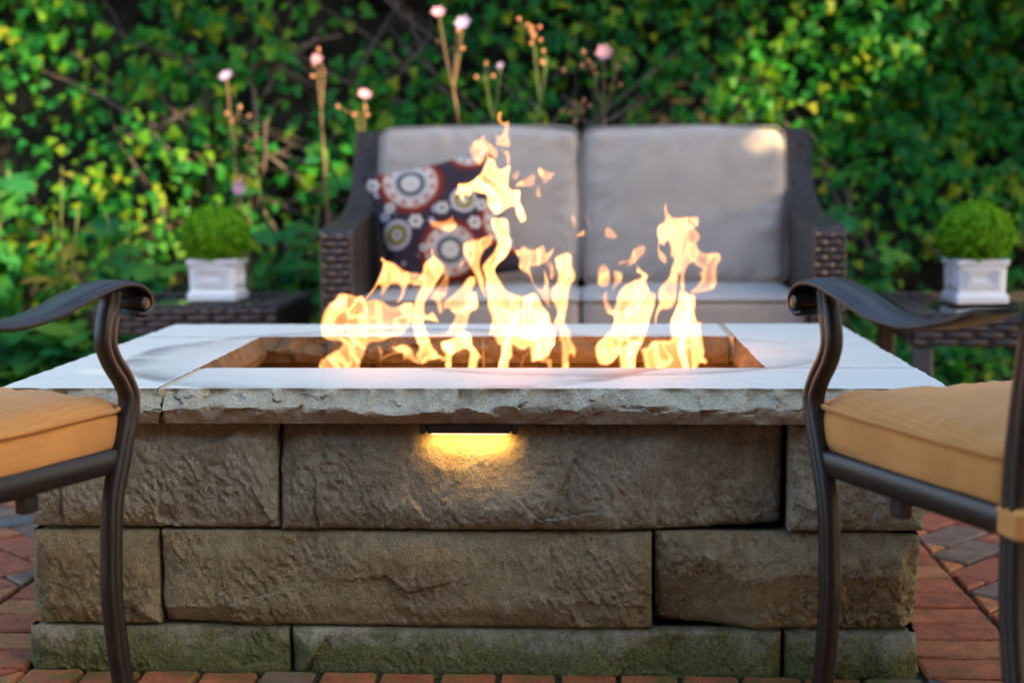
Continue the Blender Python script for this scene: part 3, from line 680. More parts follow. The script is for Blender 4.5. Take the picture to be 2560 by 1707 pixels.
FLAMES = [
('L', 500, 7, [-474,619,-487,621,-497,616,-503,606,-515,597,-525,582,-529,566,-530,550,-527,536,-518,525,-505,521,-489,518,-494,508,-509,499,-524,489,-533,479,-540,413,-544,405,-448,405,-451,470,-445,486,-434,512,-410,516,-386,526,-365,531,-349,550,-342,569,-338,598,-356,601,-377,592,-388,593,-401,605,-423,608,-436,606,-442,616,-455,614,-465,618]),
('L', 470, 9, [-471,617,-484,617,-495,607,-508,595,-518,577,-520,557,-514,541,-500,533,-487,539,-480,553,-493,560,-488,572,-471,585,-470,604]),
('L', 530, 5, [-445,602,-427,625,-415,646,-407,665,-404,678,-408,684,-407,690,-403,691,-395,685,-387,683,-373,676,-359,665,-343,660,-326,658,-320,644,-324,631,-340,631,-353,633,-359,615,-366,602,-374,596,-376,600,-367,618,-370,631,-385,633,-396,621,-408,609,-411,615,-409,628,-416,633,-424,618,-434,609,-439,602]),
('L', 520, 9, [-445,601,-426,624,-412,646,-404,666,-401,682,-396,669,-398,651,-409,637,-421,621,-436,605,-452,590,-462,572,-466,556,-470,564,-465,584]),
('L', 490, 12, [-297,711,-301,705,-299,694,-310,686,-316,677,-319,664,-327,648,-319,642,-329,621,-337,602,-344,580,-346,559,-342,541,-338,522,-332,506,-340,492,-336,481,-328,471,-318,473,-308,481,-291,485,-276,482,-273,490,-289,498,-302,513,-309,532,-315,551,-318,562,-304,562,-288,559,-287,564,-293,577,-301,583,-313,577,-315,589,-310,605,-294,627,-279,653,-269,665,-272,678,-282,689,-291,697,-293,707]),
('L', 510, 3, [-273,677,-267,656,-268,629,-274,610,-282,600,-283,589,-282,579,-288,571,-295,576,-296,591,-301,600,-310,604,-312,607,-289,639,-275,663]),
('L', 550, 7, [-226,650,-234,647,-246,632,-261,617,-279,603,-287,596,-288,588,-283,578,-275,581,-266,574,-262,566,-270,551,-282,535,-303,531,-321,539,-325,532,-309,524,-272,524,-253,528,-241,537,-233,551,-231,563,-227,574,-216,579,-211,590,-213,607,-215,618,-224,620,-218,630,-216,640,-219,648]),
('L', 460, 15, [-283,522,-279,526,-264,530,-249,539,-237,547,-226,543,-219,534,-218,520,-213,513,-204,500,-200,490,-208,481,-214,416,-215,409,-232,409,-229,481,-226,500,-232,507,-245,503,-255,498,-260,485,-260,409,-275,409,-275,485,-283,491,-294,488,-300,496,-287,498,-275,498,-281,507,-283,515]),
('L', 440, 6, [-378,519,-370,520,-359,523,-348,522,-337,514,-331,500,-322,487,-323,479,-336,484,-349,490,-355,478,-360,413,-356,493,-361,503,-375,501,-391,493,-401,489,-402,492,-392,500,-381,505,-369,506,-377,512]),
('L', 560, 3, [-419,509,-411,509,-406,491,-411,475,-410,397,-416,397,-414,478]),
('L', 450, 4, [-458,540,-452,516,-443,492,-442,412,-447,412,-449,492,-457,516]),
('L', 460, 7, [-440,589,-434,577,-435,561,-425,548,-422,537,-430,532,-437,545,-444,535,-446,519,-454,518,-455,529,-447,546,-443,562,-445,577]),
('L', 470, 6, [-343,582,-360,577,-375,572,-388,566,-400,564,-407,571,-429,576,-419,566,-400,556,-381,560,-369,566,-349,571]),
('C', 540, 16, [-191,898,-193,885,-199,869,-209,854,-222,843,-234,839,-246,839,-251,835,-252,823,-255,823,-255,814,-248,812,-243,804,-234,796,-234,805,-236,812,-224,810,-219,819,-208,816,-194,812,-192,796,-185,784,-178,775,-168,773,-159,780,-147,786,-138,789,-135,777,-129,764,-121,757,-112,761,-111,771,-117,787,-124,801,-123,820,-129,825,-141,826,-146,833,-145,846,-143,864,-144,874,-153,872,-162,867,-169,871,-174,885,-183,890,-188,896]),
('C', 560, 4.5, [-197,936,-205,929,-217,922,-226,910,-230,913,-228,903,-225,894,-221,884,-212,873,-202,871,-195,883,-191,897,-182,889,-172,885,-167,895,-170,906,-179,915,-189,923,-194,932]),
('C', 530, 7, [-162,980,-168,976,-170,964,-166,955,-159,949,-155,947,-157,940,-163,933,-173,936,-175,933,-171,924,-173,914,-165,909,-151,907,-145,905,-141,914,-141,921,-144,931,-143,945,-142,957,-147,961,-155,959,-158,965,-156,976]),
('C', 540, 3, [-165,909,-160,897,-155,888,-153,876,-148,872,-144,876,-143,890,-146,900,-151,905,-156,902,-162,909]),
('C', 570, 2.5, [-129,864,-139,860,-144,853,-143,845,-134,841,-128,848,-127,859]),
('C', 550, 4, [-92,853,-101,857,-110,851,-122,845,-133,838,-135,829,-122,828,-101,828,-94,834,-92,844]),
('f1', 580, 3.2, [-90,870,-92,857,-83,843,-76,830,-69,839,-56,851,-54,860,-65,861,-77,865]),
('f2', 580, 2, [-88,837,-95,827,-95,813,-90,806,-84,807,-84,828]),
('f3', 600, 3.5, [-268,774,-278,765,-290,761,-316,763,-317,756,-313,746,-297,743,-280,735,-265,738,-259,748,-260,756,-265,765]),
('C', 530, 13, [-184,767,-181,744,-172,720,-180,701,-194,685,-203,670,-197,649,-194,622,-193,603,-191,584,-185,564,-189,545,-191,530,-182,528,-174,512,-166,506,-167,487,-172,468,-175,401,-149,401,-147,474,-140,487,-140,510,-130,503,-116,501,-107,506,-105,491,-103,477,-90,479,-78,481,-67,487,-61,503,-55,510,-53,526,-52,545,-61,557,-65,574,-76,589,-85,605,-95,618,-104,618,-116,612,-127,613,-150,622,-163,641,-175,660,-169,674,-154,687,-142,706,-141,719,-145,740,-149,767]),
('C', 500, 12, [-187,605,-168,594,-141,586,-115,590,-96,594,-81,586,-67,571,-65,548,-62,519,-68,495,-87,485,-100,487,-96,520,-96,552,-115,567,-130,542,-140,520,-161,512,-164,539,-179,571]),
('C', 560, 7, [-182,734,-197,732,-213,726,-230,724,-242,715,-244,699,-238,682,-227,662,-217,643,-210,622,-198,604,-195,600,-196,624,-200,647,-207,672,-200,697,-182,714]),
('C', 580, 6, [-143,702,-131,702,-121,710,-108,703,-96,703,-82,712,-75,705,-73,696,-63,701,-56,708,-57,699,-65,684,-77,670,-98,663,-106,661,-100,637,-94,626,-83,622,-79,637,-81,659,-73,651,-69,639,-67,618,-65,598,-67,579,-73,583,-85,600,-98,618,-106,634,-112,647,-125,655,-133,665,-131,680,-141,694]),
('C', 550, 9, [-32,697,-47,693,-57,684,-55,668,-51,655,-54,636,-65,622,-65,603,-56,585,-53,570,-59,553,-53,543,-48,527,-51,514,-44,504,-44,398,-25,398,-26,481,-17,477,-11,488,-13,502,-21,516,-24,537,-34,553,-32,570,-28,589,-26,610,-20,630,-13,641,-12,653,-18,668,-19,684,-23,694]),
('C', 600, 3, [-71,679,-75,669,-69,655,-68,640,-60,636,-54,648,-60,671]),
('C', 470, 3, [-199,531,-195,527,-193,495,-192,409,-196,409,-199,495]),
('C', 460, 3, [-133,411,-123,484,-108,501,-102,500,-117,483,-127,411]),
('C', 450, 6, [-81,491,-61,493,-58,478,-59,412,-67,412,-70,478,-82,482]),
('C', 570, 2.2, [-241,683,-251,677,-257,662,-260,652,-253,660,-239,675,-237,681]),
('R', 550, 7, [172,796,173,781,182,769,196,767,214,769,234,769,236,762,235,748,228,746,238,734,238,723,232,713,238,702,247,697,263,698,275,697,280,688,279,678,272,665,272,637,266,623,250,616,229,613,213,616,229,632,238,646,231,653,238,662,227,669,222,674,213,669,207,651,207,625,204,618,197,621,196,646,194,650,192,609,188,592,176,580,162,580,154,567,150,542,145,560,150,583,154,595,152,611,157,628,174,646,178,665,183,681,177,690,176,707,172,718,165,708,158,714,158,702,169,693,173,683,169,672,156,680,151,698,153,718,150,735,152,750,164,760,165,772,164,783,167,793]),
('R', 520, 12, [195,627,204,625,211,618,225,616,228,597,227,577,234,558,242,560,240,542,245,521,248,495,247,486,255,479,251,469,237,467,226,406,203,403,147,400,138,410,120,491,115,499,124,505,131,507,138,516,156,521,175,521,179,528,175,553,181,572,188,593,191,611]),
('R', 500, 9, [198,613,219,608,223,578,228,548,238,521,241,493,231,479,226,502,210,523,192,523,180,535,178,555,187,585]),
('V', 480, 11, [116,652,99,644,81,633,70,619,65,599,61,587,52,581,61,567,56,551,42,535,29,521,24,505,27,489,33,475,47,472,63,479,72,491,79,408,104,408,109,489,118,512,129,537,136,564,143,583,147,606,147,619,136,624,129,642,133,651,129,658,117,667,110,676,106,669,106,660]),
('V', 460, 8, [81,576,85,560,84,541,78,514,67,493,47,480,31,489,26,507,40,530,58,548,65,571]),
('V', 510, 5, [51,622,52,606,57,594,64,582,54,571,48,578,41,594,39,608,45,619]),
('f4', 570, 3.4, [44,675,32,664,30,645,31,629,41,623,53,626,59,638,57,657,51,669]),
('f5', 570, 3, [65,659,81,655,84,640,74,626,65,616,59,619,63,638]),
('f6', 530, 4.5, [124,714,110,711,98,701,92,687,75,683,70,672,82,673,90,677,89,668,101,671,115,683,126,694,129,706]),
('f7', 520, 4.5, [51,749,45,745,45,729,50,724,68,723,72,730,66,741,58,748]),
('f8', 550, 2, [144,744,134,740,131,734,138,736,145,742]),
('f9', 580, 2.4, [-17,772,-23,772,-22,751,-15,746,-8,753]),
('f10', 580, 2.2, [3,770,10,768,17,753,13,738,10,755]),
('f11', 580, 2.4, [5,744,-5,738,-16,728,5,728])]
# ------------------------------------------------------------------ flames: glowing gas in closed, folded bodies
FL_OWN = {'L': ('flame', 'broad low flame with a round bulb and curled wing over the rim'),
          'C': ('flame', 'tallest flame, rising in a narrow twisted neck to an arm-like top'),
          'V': ('flame', 'short hooded flame beside the tall jagged one'),
          'R': ('flame', 'tall jagged flame with a hooked tip next to the short hooded flame'),
          'f1': ('flamelet', 'loose triangular scrap of flame beside the top of the tallest flame'),
          'f2': ('flamelet', 'faint small scrap of flame hanging under the triangular one'),
          'f3': ('flamelet', 'orange scrap of flame drifting in front of the patterned pillow'),
          'f4': ('flamelet', 'peach rounded scrap of flame hovering above the small side tongue'),
          'f5': ('flamelet', 'narrow two-lobed peach scrap touching the rounded one'),
          'f6': ('flamelet', 'slanting torn lens of flame above the short hooded flame'),
          'f7': ('flamelet', 'small bright solid scrap of flame floating before the cushion gap'),
          'f8': ('flamelet', 'tiny orange sliver floating beside the hooked tall flame'),
          'f9': ('flamelet', 'tiny orange drop floating beside the cushion gap'),
          'f10': ('flamelet', 'thin curved orange sliver over the cushion gap'),
          'f11': ('flamelet', 'tiny orange triangle over the cushion gap')}
roots = {}
def flame_mesh(poly, T, seed, own):
    C_ = spline(poly, 6, True); A = C_; B = np.roll(C_, -1, 0)
    lo = C_.min(0); hi = C_.max(0); h = .0028 if own else .0030
    nx, nz = int((hi[0] - lo[0]) / h) + 4, int((hi[1] - lo[1]) / h) + 4
    gx, gz = np.meshgrid(lo[0] - h * 1.5 + h * np.arange(nx), lo[1] - h * 1.5 + h * np.arange(nz), indexing='ij')
    P = np.stack([gx.ravel(), gz.ravel()], 1)
    # inside test (even-odd) and nearest boundary point
    ins = np.zeros(len(P), bool)
    for a, b in zip(A, B):
        c = (a[1] > P[:, 1]) != (b[1] > P[:, 1])
        if c.any():
            with np.errstate(divide='ignore', invalid='ignore'):
                xi = (b[0] - a[0]) * (P[:, 1] - a[1]) / (b[1] - a[1]) + a[0]
            ins ^= c & (P[:, 0] < xi)
    best = np.full(len(P), 1e9); near = P.copy()
    for a, b in zip(A, B):
        d = b - a; L = d @ d
        if L < 1e-12: continue
        t = np.clip(((P - a) @ d) / L, 0, 1); q = a + t[:, None] * d; dd = ((P - q) ** 2).sum(1); m = dd < best
        best = np.where(m, dd, best); near[m] = q[m]
    dist = np.sqrt(best)
    idx = np.arange(nx * nz).reshape(nx, nz)
    c4 = np.stack([idx[:-1, :-1], idx[1:, :-1], idx[1:, 1:], idx[:-1, 1:]], -1).reshape(-1, 4)
    c4 = c4[ins[c4].any(1)]
    X = np.where(ins[:, None], P, near)
    x, z = X[:, 0], X[:, 1]
    # folds: warped ridged streaks running up the flame
    wx = x * 28 + 1.7 * vn(x * 12, z * 9, None, seed) + .55 * vn(x * 30, z * 20, None, seed + 1); wz = z * 13 + .8 * vn(x * 18, z * 18, None, seed + 2)
    rid = 1 - np.abs(vn(wx, wz, None, seed + 3)) * 1.9
    rid2 = 1 - np.abs(vn(wx * 2.1 + 5, wz * 1.7, None, seed + 4)) * 2.0
    body = .55 + .45 * vn(x * 16, z * 11, None, seed + 5)
    rim = np.exp(-((dist - .0060) / .0042) ** 2)
    prof = 1 - np.exp(-(dist / .0075) ** 1.25)
    t = T * prof * (.11 + .42 * np.clip(body, 0, 1) ** 1.6 + .42 * rim + 1.7 * np.clip(rid, 0, 1) ** 4 + .6 * np.clip(rid2, 0, 1) ** 4)
    t = np.where(ins, np.maximum(t, .0004), .0003)
    fold = .030 * vn(x * 9, z * 6, None, seed + 6) + .012 * vn(x * 24, z * 15, None, seed + 7)
    used = np.unique(c4); mp = -np.ones(len(P), int); mp[used] = np.arange(len(used))
    nb = len(used); inn = used; back = mp + nb
    Vf = np.stack([x[used], (fold - t / 2)[used], z[used]], 1); Vb = np.stack([x[inn], (fold + t / 2)[inn], z[inn]], 1)
    tri = np.concatenate([c4[:, [0, 1, 2]], c4[:, [0, 2, 3]]])
    a_, b_, d_ = X[tri[:, 0]], X[tri[:, 1]], X[tri[:, 2]]
    tri = tri[((b_[:, 0] - a_[:, 0]) * (d_[:, 1] - a_[:, 1]) - (b_[:, 1] - a_[:, 1]) * (d_[:, 0] - a_[:, 0])) > 2e-8]
    e = np.concatenate([tri[:, [0, 1]], tri[:, [1, 2]], tri[:, [2, 0]]]); key = e[:, 0] * (1 << 22) + e[:, 1]; rk_ = e[:, 1] * (1 << 22) + e[:, 0]
    e = e[~np.isin(key, rk_)]                                # rim edges, closed with a narrow wall
    Ff = mp[tri]; Fb = back[tri][:, ::-1]
    W1 = np.stack([mp[e[:, 1]], mp[e[:, 0]], back[e[:, 0]]], 1); W2 = np.stack([mp[e[:, 1]], back[e[:, 0]], back[e[:, 1]]], 1)
    return np.concatenate([Vf, Vb]), np.concatenate([Ff, Fb, W1, W2])
cnt = {}
for g_, y_, T_, co in FLAMES: cnt[g_] = cnt.get(g_, 0) + 1
for k, (g_, y_, T_, co) in enumerate(FLAMES):
    poly = np.array(co, float).reshape(-1, 2) / 1000; own = g_.startswith('f')
    V, F = flame_mesh(poly, T_ / 1000 * (1.9 if own else 1.75), 500 + k * 13, own)
    nm, lab = FL_OWN[g_]
    base = np.array([poly[:, 0].mean(), y_ / 1000, poly[:, 1].min()]); V[:, 1] += y_ / 1000
    if own:
        o = put(nm, smooth(mesh_np('gas', V - base, F)), MAT['flame'], None, base)
        tag(o, lab, 'flame', 'loose scraps of flame')
    else:
        if g_ not in roots: roots[g_] = thing(nm, lab, 'flame', (base[0], y_ / 1000, .30), group='main flames of the burner')
        r_ = roots[g_]; put('flame_tongue', smooth(mesh_np('gas', V - np.array(r_.location), F)), MAT['flame'], r_)
for x_, z_, e_ in ((-.33, .39, .42), (-.12, .39, .6), (.16, .39, 1.0), (-.42, .56, .32), (-.16, .62, .42), (.12, .58, .38)):
    l_ = bpy.data.lights.new('flame_glow', 'POINT'); l_.energy = e_; l_.color = (1, .31, .065); l_.shadow_soft_size = .07
    o = bpy.data.objects.new('flame_glow', l_); COL.objects.link(o); o.location = (x_, .53, z_)
# ------------------------------------------------------------------ loveseat
def rrect(w_, h_, c):
    a, b = w_ / 2, h_ / 2
    return [(-a + c, -b), (a - c, -b), (a, -b + c), (a, b - c), (a - c, b), (-a + c, b), (-a, b - c), (-a, -b + c)]
def prism_yz(prof, x0, x1, bev=.008):
    """profile in y,z extruded along x with a small chamfer"""
    P = np.array(prof); c = P.mean(0)
    d = P - c; ins = c + d * (1 - bev / np.maximum(np.linalg.norm(d, axis=1), .05))[:, None]
    f = lambda Q, x: [(x, y, z) for y, z in Q]
    return MB().loft([f(ins, x0), f(P, x0 + bev), f(P, x1 - bev), f(ins, x1)])
def strand_mesh(L, ribs, h_, amp, ph, r0=.0030):
    n = ribs * 6 + 1; xs = np.linspace(-L / 2, L / 2, n)
    ys = amp * np.cos(np.linspace(0, ribs * math.pi, n) + ph)
    q = MB().sweep(np.stack([xs, ys, np.zeros(n)], 1), rrect(h_, .0036, .0014), (0, 0, 1))
    return shade_auto(q.mesh('strand'), 60)
sofa = thing('wicker_loveseat', 'dark brown wicker loveseat with high sloping arms behind the fire pit', 'sofa', (0, 2.2, 0))
SO = np.array([0, 2.2, 0])
prof = [(1.80, .10), (1.80, .690), (1.815, .704), (1.90, .709), (2.06, .722), (2.20, .742), (2.31, .772), (2.39, .815), (2.44, .875), (2.468, .940), (2.482, .995), (2.500, 1.006), (2.575, 1.006), (2.590, .995), (2.60, .10)]
prof = [(y - 2.2, z) for y, z in prof]
smA, smB = strand_mesh(.090, 4, .0170, .0050, 0.0), strand_mesh(.090, 4, .0170, .0050, math.pi)
for m_ in (smA, smB): m_.materials.append(MAT['strand'])
for s_ in (-1, 1):
    x0, x1 = (-.765, -.672) if s_ < 0 else (.664, .757)
    arm = put('arm', shade_auto(prism_yz(prof, x0, x1).mesh('arm'), 35), MAT['weave'], sofa)
    for k in range(27):
        o = put('wicker_strand', smA if k % 2 else smB, None, arm, ((x0 + x1) / 2, -.4035, .112 + .0218 * k))
    for xx in (x0 + .004, x1 - .004):
        n = 60; zz = np.linspace(.10, .70, n)
        q = MB().tube(np.stack([xx + .002 * np.sin(zz * 260), -.4045 + .002 * np.cos(zz * 260), zz], 1), .0052, 6)
        put('edge_braid', smooth(q.mesh('braid')), MAT['strand'], arm)
q = MB().box((-.671, .30, .10), (.663, .395, .965), .012); put('backrest', q.mesh('b'), MAT['weave'], sofa)
q = MB().box((-.671, -.385, .12), (.663, .298, .360), .010); put('seat_base', q.mesh('b'), MAT['weave'], sofa)
for sx in (-.715, .707):
    for sy in (-.36, .36):
        q = MB().box((sx - .022, sy - .022, 0), (sx + .022, sy + .022, .105), .004); put('leg', q.mesh('l'), MAT['leg'], sofa)

def cushion_mesh(w_, d_, h_, r_, crown, seed, wr=.002, n=(40, 36, 10), taper=0.0, bow=0.0):
    I, Q = grid_box(n); half = np.array([w_, d_, h_]) / 2
    U = I / np.array(n) * 2 - 1; P = U * half
    q = np.clip(P, -(half - r_), half - r_); d = P - q; l = np.linalg.norm(d, axis=1)[:, None]
    P = q + d / np.maximum(l, 1e-9) * r_
    u, v, t = U.T
    cr = crown * (1 - np.abs(u) ** 2.6) * (1 - np.abs(v) ** 2.6)
    P[:, 2] += np.where(np.abs(t) > .999, np.sign(t), t) * cr
    P[:, 0] += np.sign(u) * (np.abs(u) > .98) * .006 * (1 - v ** 2); P[:, 1] += np.sign(v) * (np.abs(v) > .98) * .006 * (1 - u ** 2)
    P += wr * np.stack([vn(P[:, 0] * 14, P[:, 1] * 14, P[:, 2] * 14, seed + i) for i in range(3)], 1)
    e = np.maximum(np.abs(u), np.abs(v))
    P[:, 2] += .8 * wr * np.sin(np.arctan2(v, u) * 26 + 4 * vn(u * 3, v * 3, None, seed)) * np.exp(-((e - .86) / .10) ** 2)
    if taper: P[:, 0] *= 1 + taper * v * .5
    if bow: P[:, 1] += bow * (1 - u ** 2) * (v > 0) * v
    return smooth(mesh_np('cushion', P, Q))
def piping(w_, d_, z_, r_, rad, taper=0.0, bow=0.0):
    pts = []
    a, b = w_ / 2 - r_, d_ / 2 - r_
    for cx, cy, a0 in ((a, b, 0), (-a, b, 90), (-a, -b, 180), (a, -b, 270)):
        for k in range(5):
            an = R(a0 + k * 22.5); pts.append((cx + r_ * math.cos(an) * 1.0, cy + r_ * math.sin(an), z_))
    pts = np.array(pts); out = []
    for i in range(len(pts)):
        p, q = pts[i], pts[(i + 1) % len(pts)]; m = max(1, int(np.linalg.norm(q - p) / .04))
        for t in np.arange(m) / m: out.append(p + (q - p) * t)
    P = np.array(out); u, v = P[:, 0] / (w_ / 2), P[:, 1] / (d_ / 2)
    P[:, 0] += np.sign(u) * (np.abs(u) > .95) * .006 * (1 - v ** 2); P[:, 1] += np.sign(v) * (np.abs(v) > .95) * .006 * (1 - u ** 2)
    if taper: P[:, 0] *= 1 + taper * v * .5
    if bow: P[:, 1] += bow * (1 - u ** 2) * (v > 0) * v
    P = np.concatenate([P, P[:1]])
    return smooth(MB().tube(P, rad, 6).mesh('piping'))
def cushion(name, label, group, size, r_, crown, seed, mat, loc, rot, wr=.002, pm='pipe', taper=0.0, bow=0.0):
    w_, d_, h_ = size
    o = put(name, cushion_mesh(w_, d_, h_, r_, crown, seed, wr, taper=taper, bow=bow), mat, None, loc, rot)
    tag(o, label, 'cushion', group)
    for s_ in (-1, 1):
        put('piping', piping(w_, d_, s_ * (h_ / 2 - r_ * .42), r_ * .9, .0042, taper, bow), MAT[pm], o)
    return o
cushion('seat_cushion', 'taupe seat cushion of the loveseat under the patterned pillow', 'loveseat seat cushions', (.664, .60, .135), .030, .012, 21, MAT['cush'], (-.337, 2.135, .4325), (0, 0, 0))
cushion('seat_cushion', 'taupe seat cushion of the loveseat with nothing lying on it', 'loveseat seat cushions', (.664, .60, .135), .030, .012, 22, MAT['cush'], (.331, 2.135, .4325), (0, 0, 0))
cushion('back_cushion', 'taupe back cushion partly hidden by the patterned pillow', 'loveseat back cushions', (.652, .525, .17), .040, .022, 23, MAT['cush'], (-.339, 2.425, .741), (R(78), 0, 0), .0055)
cushion('back_cushion', 'taupe back cushion with a sunlit upper corner beside the arm', 'loveseat back cushions', (.652, .522, .17), .040, .022, 24, MAT['cush'], (.333, 2.425, .738), (R(78), 0, 0), .0055)
# throw pillow
def pillow_mesh(w_, th, n=34):
    V = []; UV = {}; F = []
    idx = {}
    for side in (0, 1):
        for i in range(n + 1):
            for j in range(n + 1):
                u, v = i / n * 2 - 1, j / n * 2 - 1
                edge = i in (0, n) or j in (0, n)
                if side and edge: idx[(1, i, j)] = idx[(0, i, j)]; continue
                x = u * w_ / 2 * (1 - .075 * (1 - v * v)); z = v * w_ / 2 * (1 - .075 * (1 - u * u))
                t = th / 2 * ((1 - u * u) * (1 - v * v)) ** .42 + .003 * math.sin(9 * u + 5 * v) * (1 - u * u) * (1 - v * v)
                idx[(side, i, j)] = len(V); V.append((x, -t if side == 0 else t, z)); UV[len(V) - 1] = (i / n, j / n)
    for side in (0, 1):
        for i in range(n):
            for j in range(n):
                f = [idx[(side, i, j)], idx[(side, i + 1, j)], idx[(side, i + 1, j + 1)], idx[(side, i, j + 1)]]
                F.append(f if side == 0 else f[::-1])
    me = mesh_np('pillow', V, F); uvl = me.uv_layers.new(name='UVMap')
    for l in me.loops: uvl.data[l.index].uv = UV[l.vertex_index]
    return smooth(me)
pil = put('throw_pillow', pillow_mesh(.425, .15), MAT['pillow'], None, (-.440, 2.165, .706), (R(-19), R(-13), R(8)))
tag(pil, 'square throw pillow printed with rust, cream and olive medallions on navy', 'pillow')

# ------------------------------------------------------------------ wicker side tables
def side_table(loc, rz, w_, d_, h_, label):
    t = thing('wicker_side_table', label, 'side table', loc, rz, 'side tables beside the loveseat')
    ap = .085; b = .075
    for (x0, y0, x1, y1) in ((-w_ / 2, -d_ / 2, w_ / 2, -d_ / 2 + b), (-w_ / 2, d_ / 2 - b, w_ / 2, d_ / 2), (-w_ / 2, -d_ / 2 + b + .001, -w_ / 2 + b, d_ / 2 - b - .001), (w_ / 2 - b, -d_ / 2 + b + .001, w_ / 2, d_ / 2 - b - .001)):
        q = MB().box((x0, y0, h_ - ap), (x1, y1, h_), .007); put('wicker_frame', q.mesh('f'), MAT['weave'], t)
    q = MB().box((-w_ / 2 + b + .001, -d_ / 2 + b + .001, h_ - .012), (w_ / 2 - b - .001, d_ / 2 - b - .001, h_ - .006)); put('glass_top', q.mesh('g'), MAT['glass'], t)
    for L, rz2, off in ((w_, 0, d_ / 2), (w_, math.pi, d_ / 2), (d_, math.pi / 2, w_ / 2), (d_, -math.pi / 2, w_ / 2)):
        ribs = int(round(L / .042)); A, B_ = strand_mesh(L - .004, ribs, .0165, .0055, 0), strand_mesh(L - .004, ribs, .0165, .0055, math.pi)
        A.materials.append(MAT['strand']); B_.materials.append(MAT['strand'])
        for k in range(4):
            dx, dy = math.sin(rz2) * (off + .003), -math.cos(rz2) * (off + .003)
            put('wicker_strand', A if k % 2 else B_, None, t, (dx, dy, h_ - ap + .011 + k * .0205), (0, 0, rz2))
    # flat strands over the rim of the top
    for L, dx, dy, rz2 in ((w_, 0, -d_ / 2 + b / 2, 0), (w_, 0, d_ / 2 - b / 2, 0), (d_, -w_ / 2 + b / 2, 0, math.pi / 2), (d_, w_ / 2 - b / 2, 0, math.pi / 2)):
        ribs = int(round(L / .030)); A, B_ = strand_mesh(L - .016, ribs, .0160, .0042, 0), strand_mesh(L - .016, ribs, .0160, .0042, math.pi)
        A.materials.append(MAT['strand']); B_.materials.append(MAT['strand'])
        for k in range(4):
            o_ = -.0285 + .019 * k
            put('wicker_strand', A if k % 2 else B_, None, t, (dx - math.sin(rz2) * o_, dy + math.cos(rz2) * o_, h_ + .0015), (R(90), 0, rz2))
    for sx in (-1, 1):
        for sy in (-1, 1):
            cx, cy = sx * (w_ / 2 - .030), sy * (d_ / 2 - .030)
            q = MB().box((cx - .026, cy - .026, 0), (cx + .026, cy + .026, h_ - ap - .001), .004); put('leg', q.mesh('l'), MAT['leg'], t)
    return t
side_table((-1.238, 2.305, 0), 0, .585, .555, .452, 'wicker side table with glass top by the loveseat arm nearest the pillow')
side_table((1.262, 2.09, 0), R(-4), .60, .80, .452, 'wicker side table with glass top by the plain end of the loveseat')

# ------------------------------------------------------------------ potted box balls
LEAFQ = np.array([(-.5, 0, 0), (0, -.42, .06), (.5, 0, 0), (0, .42, .06)])
def rand_rot(N, rng, nrm, spread, tip=None):
    """frames whose z follows nrm with jitter; x follows tip direction"""
    Z = nrm + rng.normal(0, spread, (N, 3)); Z /= np.linalg.norm(Z, axis=1)[:, None]
    T = rng.normal(0, 1, (N, 3)) if tip is None else tip + rng.normal(0, .55, (N, 3))
    X = T - Z * (T * Z).sum(1)[:, None]; X /= np.linalg.norm(X, axis=1)[:, None]
    return np.stack([X, np.cross(Z, X), Z], 2)
def scatter(base, faces, pos, frames, size):
    """many copies of a small leaf as one mesh"""
    N = len(pos); k = len(base)
    V = np.einsum('nij,kj->nki', frames, base) * size[:, None, None] + pos[:, None, :]
    F = [np.asarray(f) for f in faces]; kk = len(F[0])
    FF = (np.array(F)[None] + (np.arange(N) * k)[:, None, None]).reshape(-1, kk)
    return V.reshape(-1, 3), FF
m_box = m_leaf('boxwood_leaf', [(0, (.085, .26, .008)), (.5, (.145, .38, .010)), (1, (.25, .48, .014))], .5, .35)
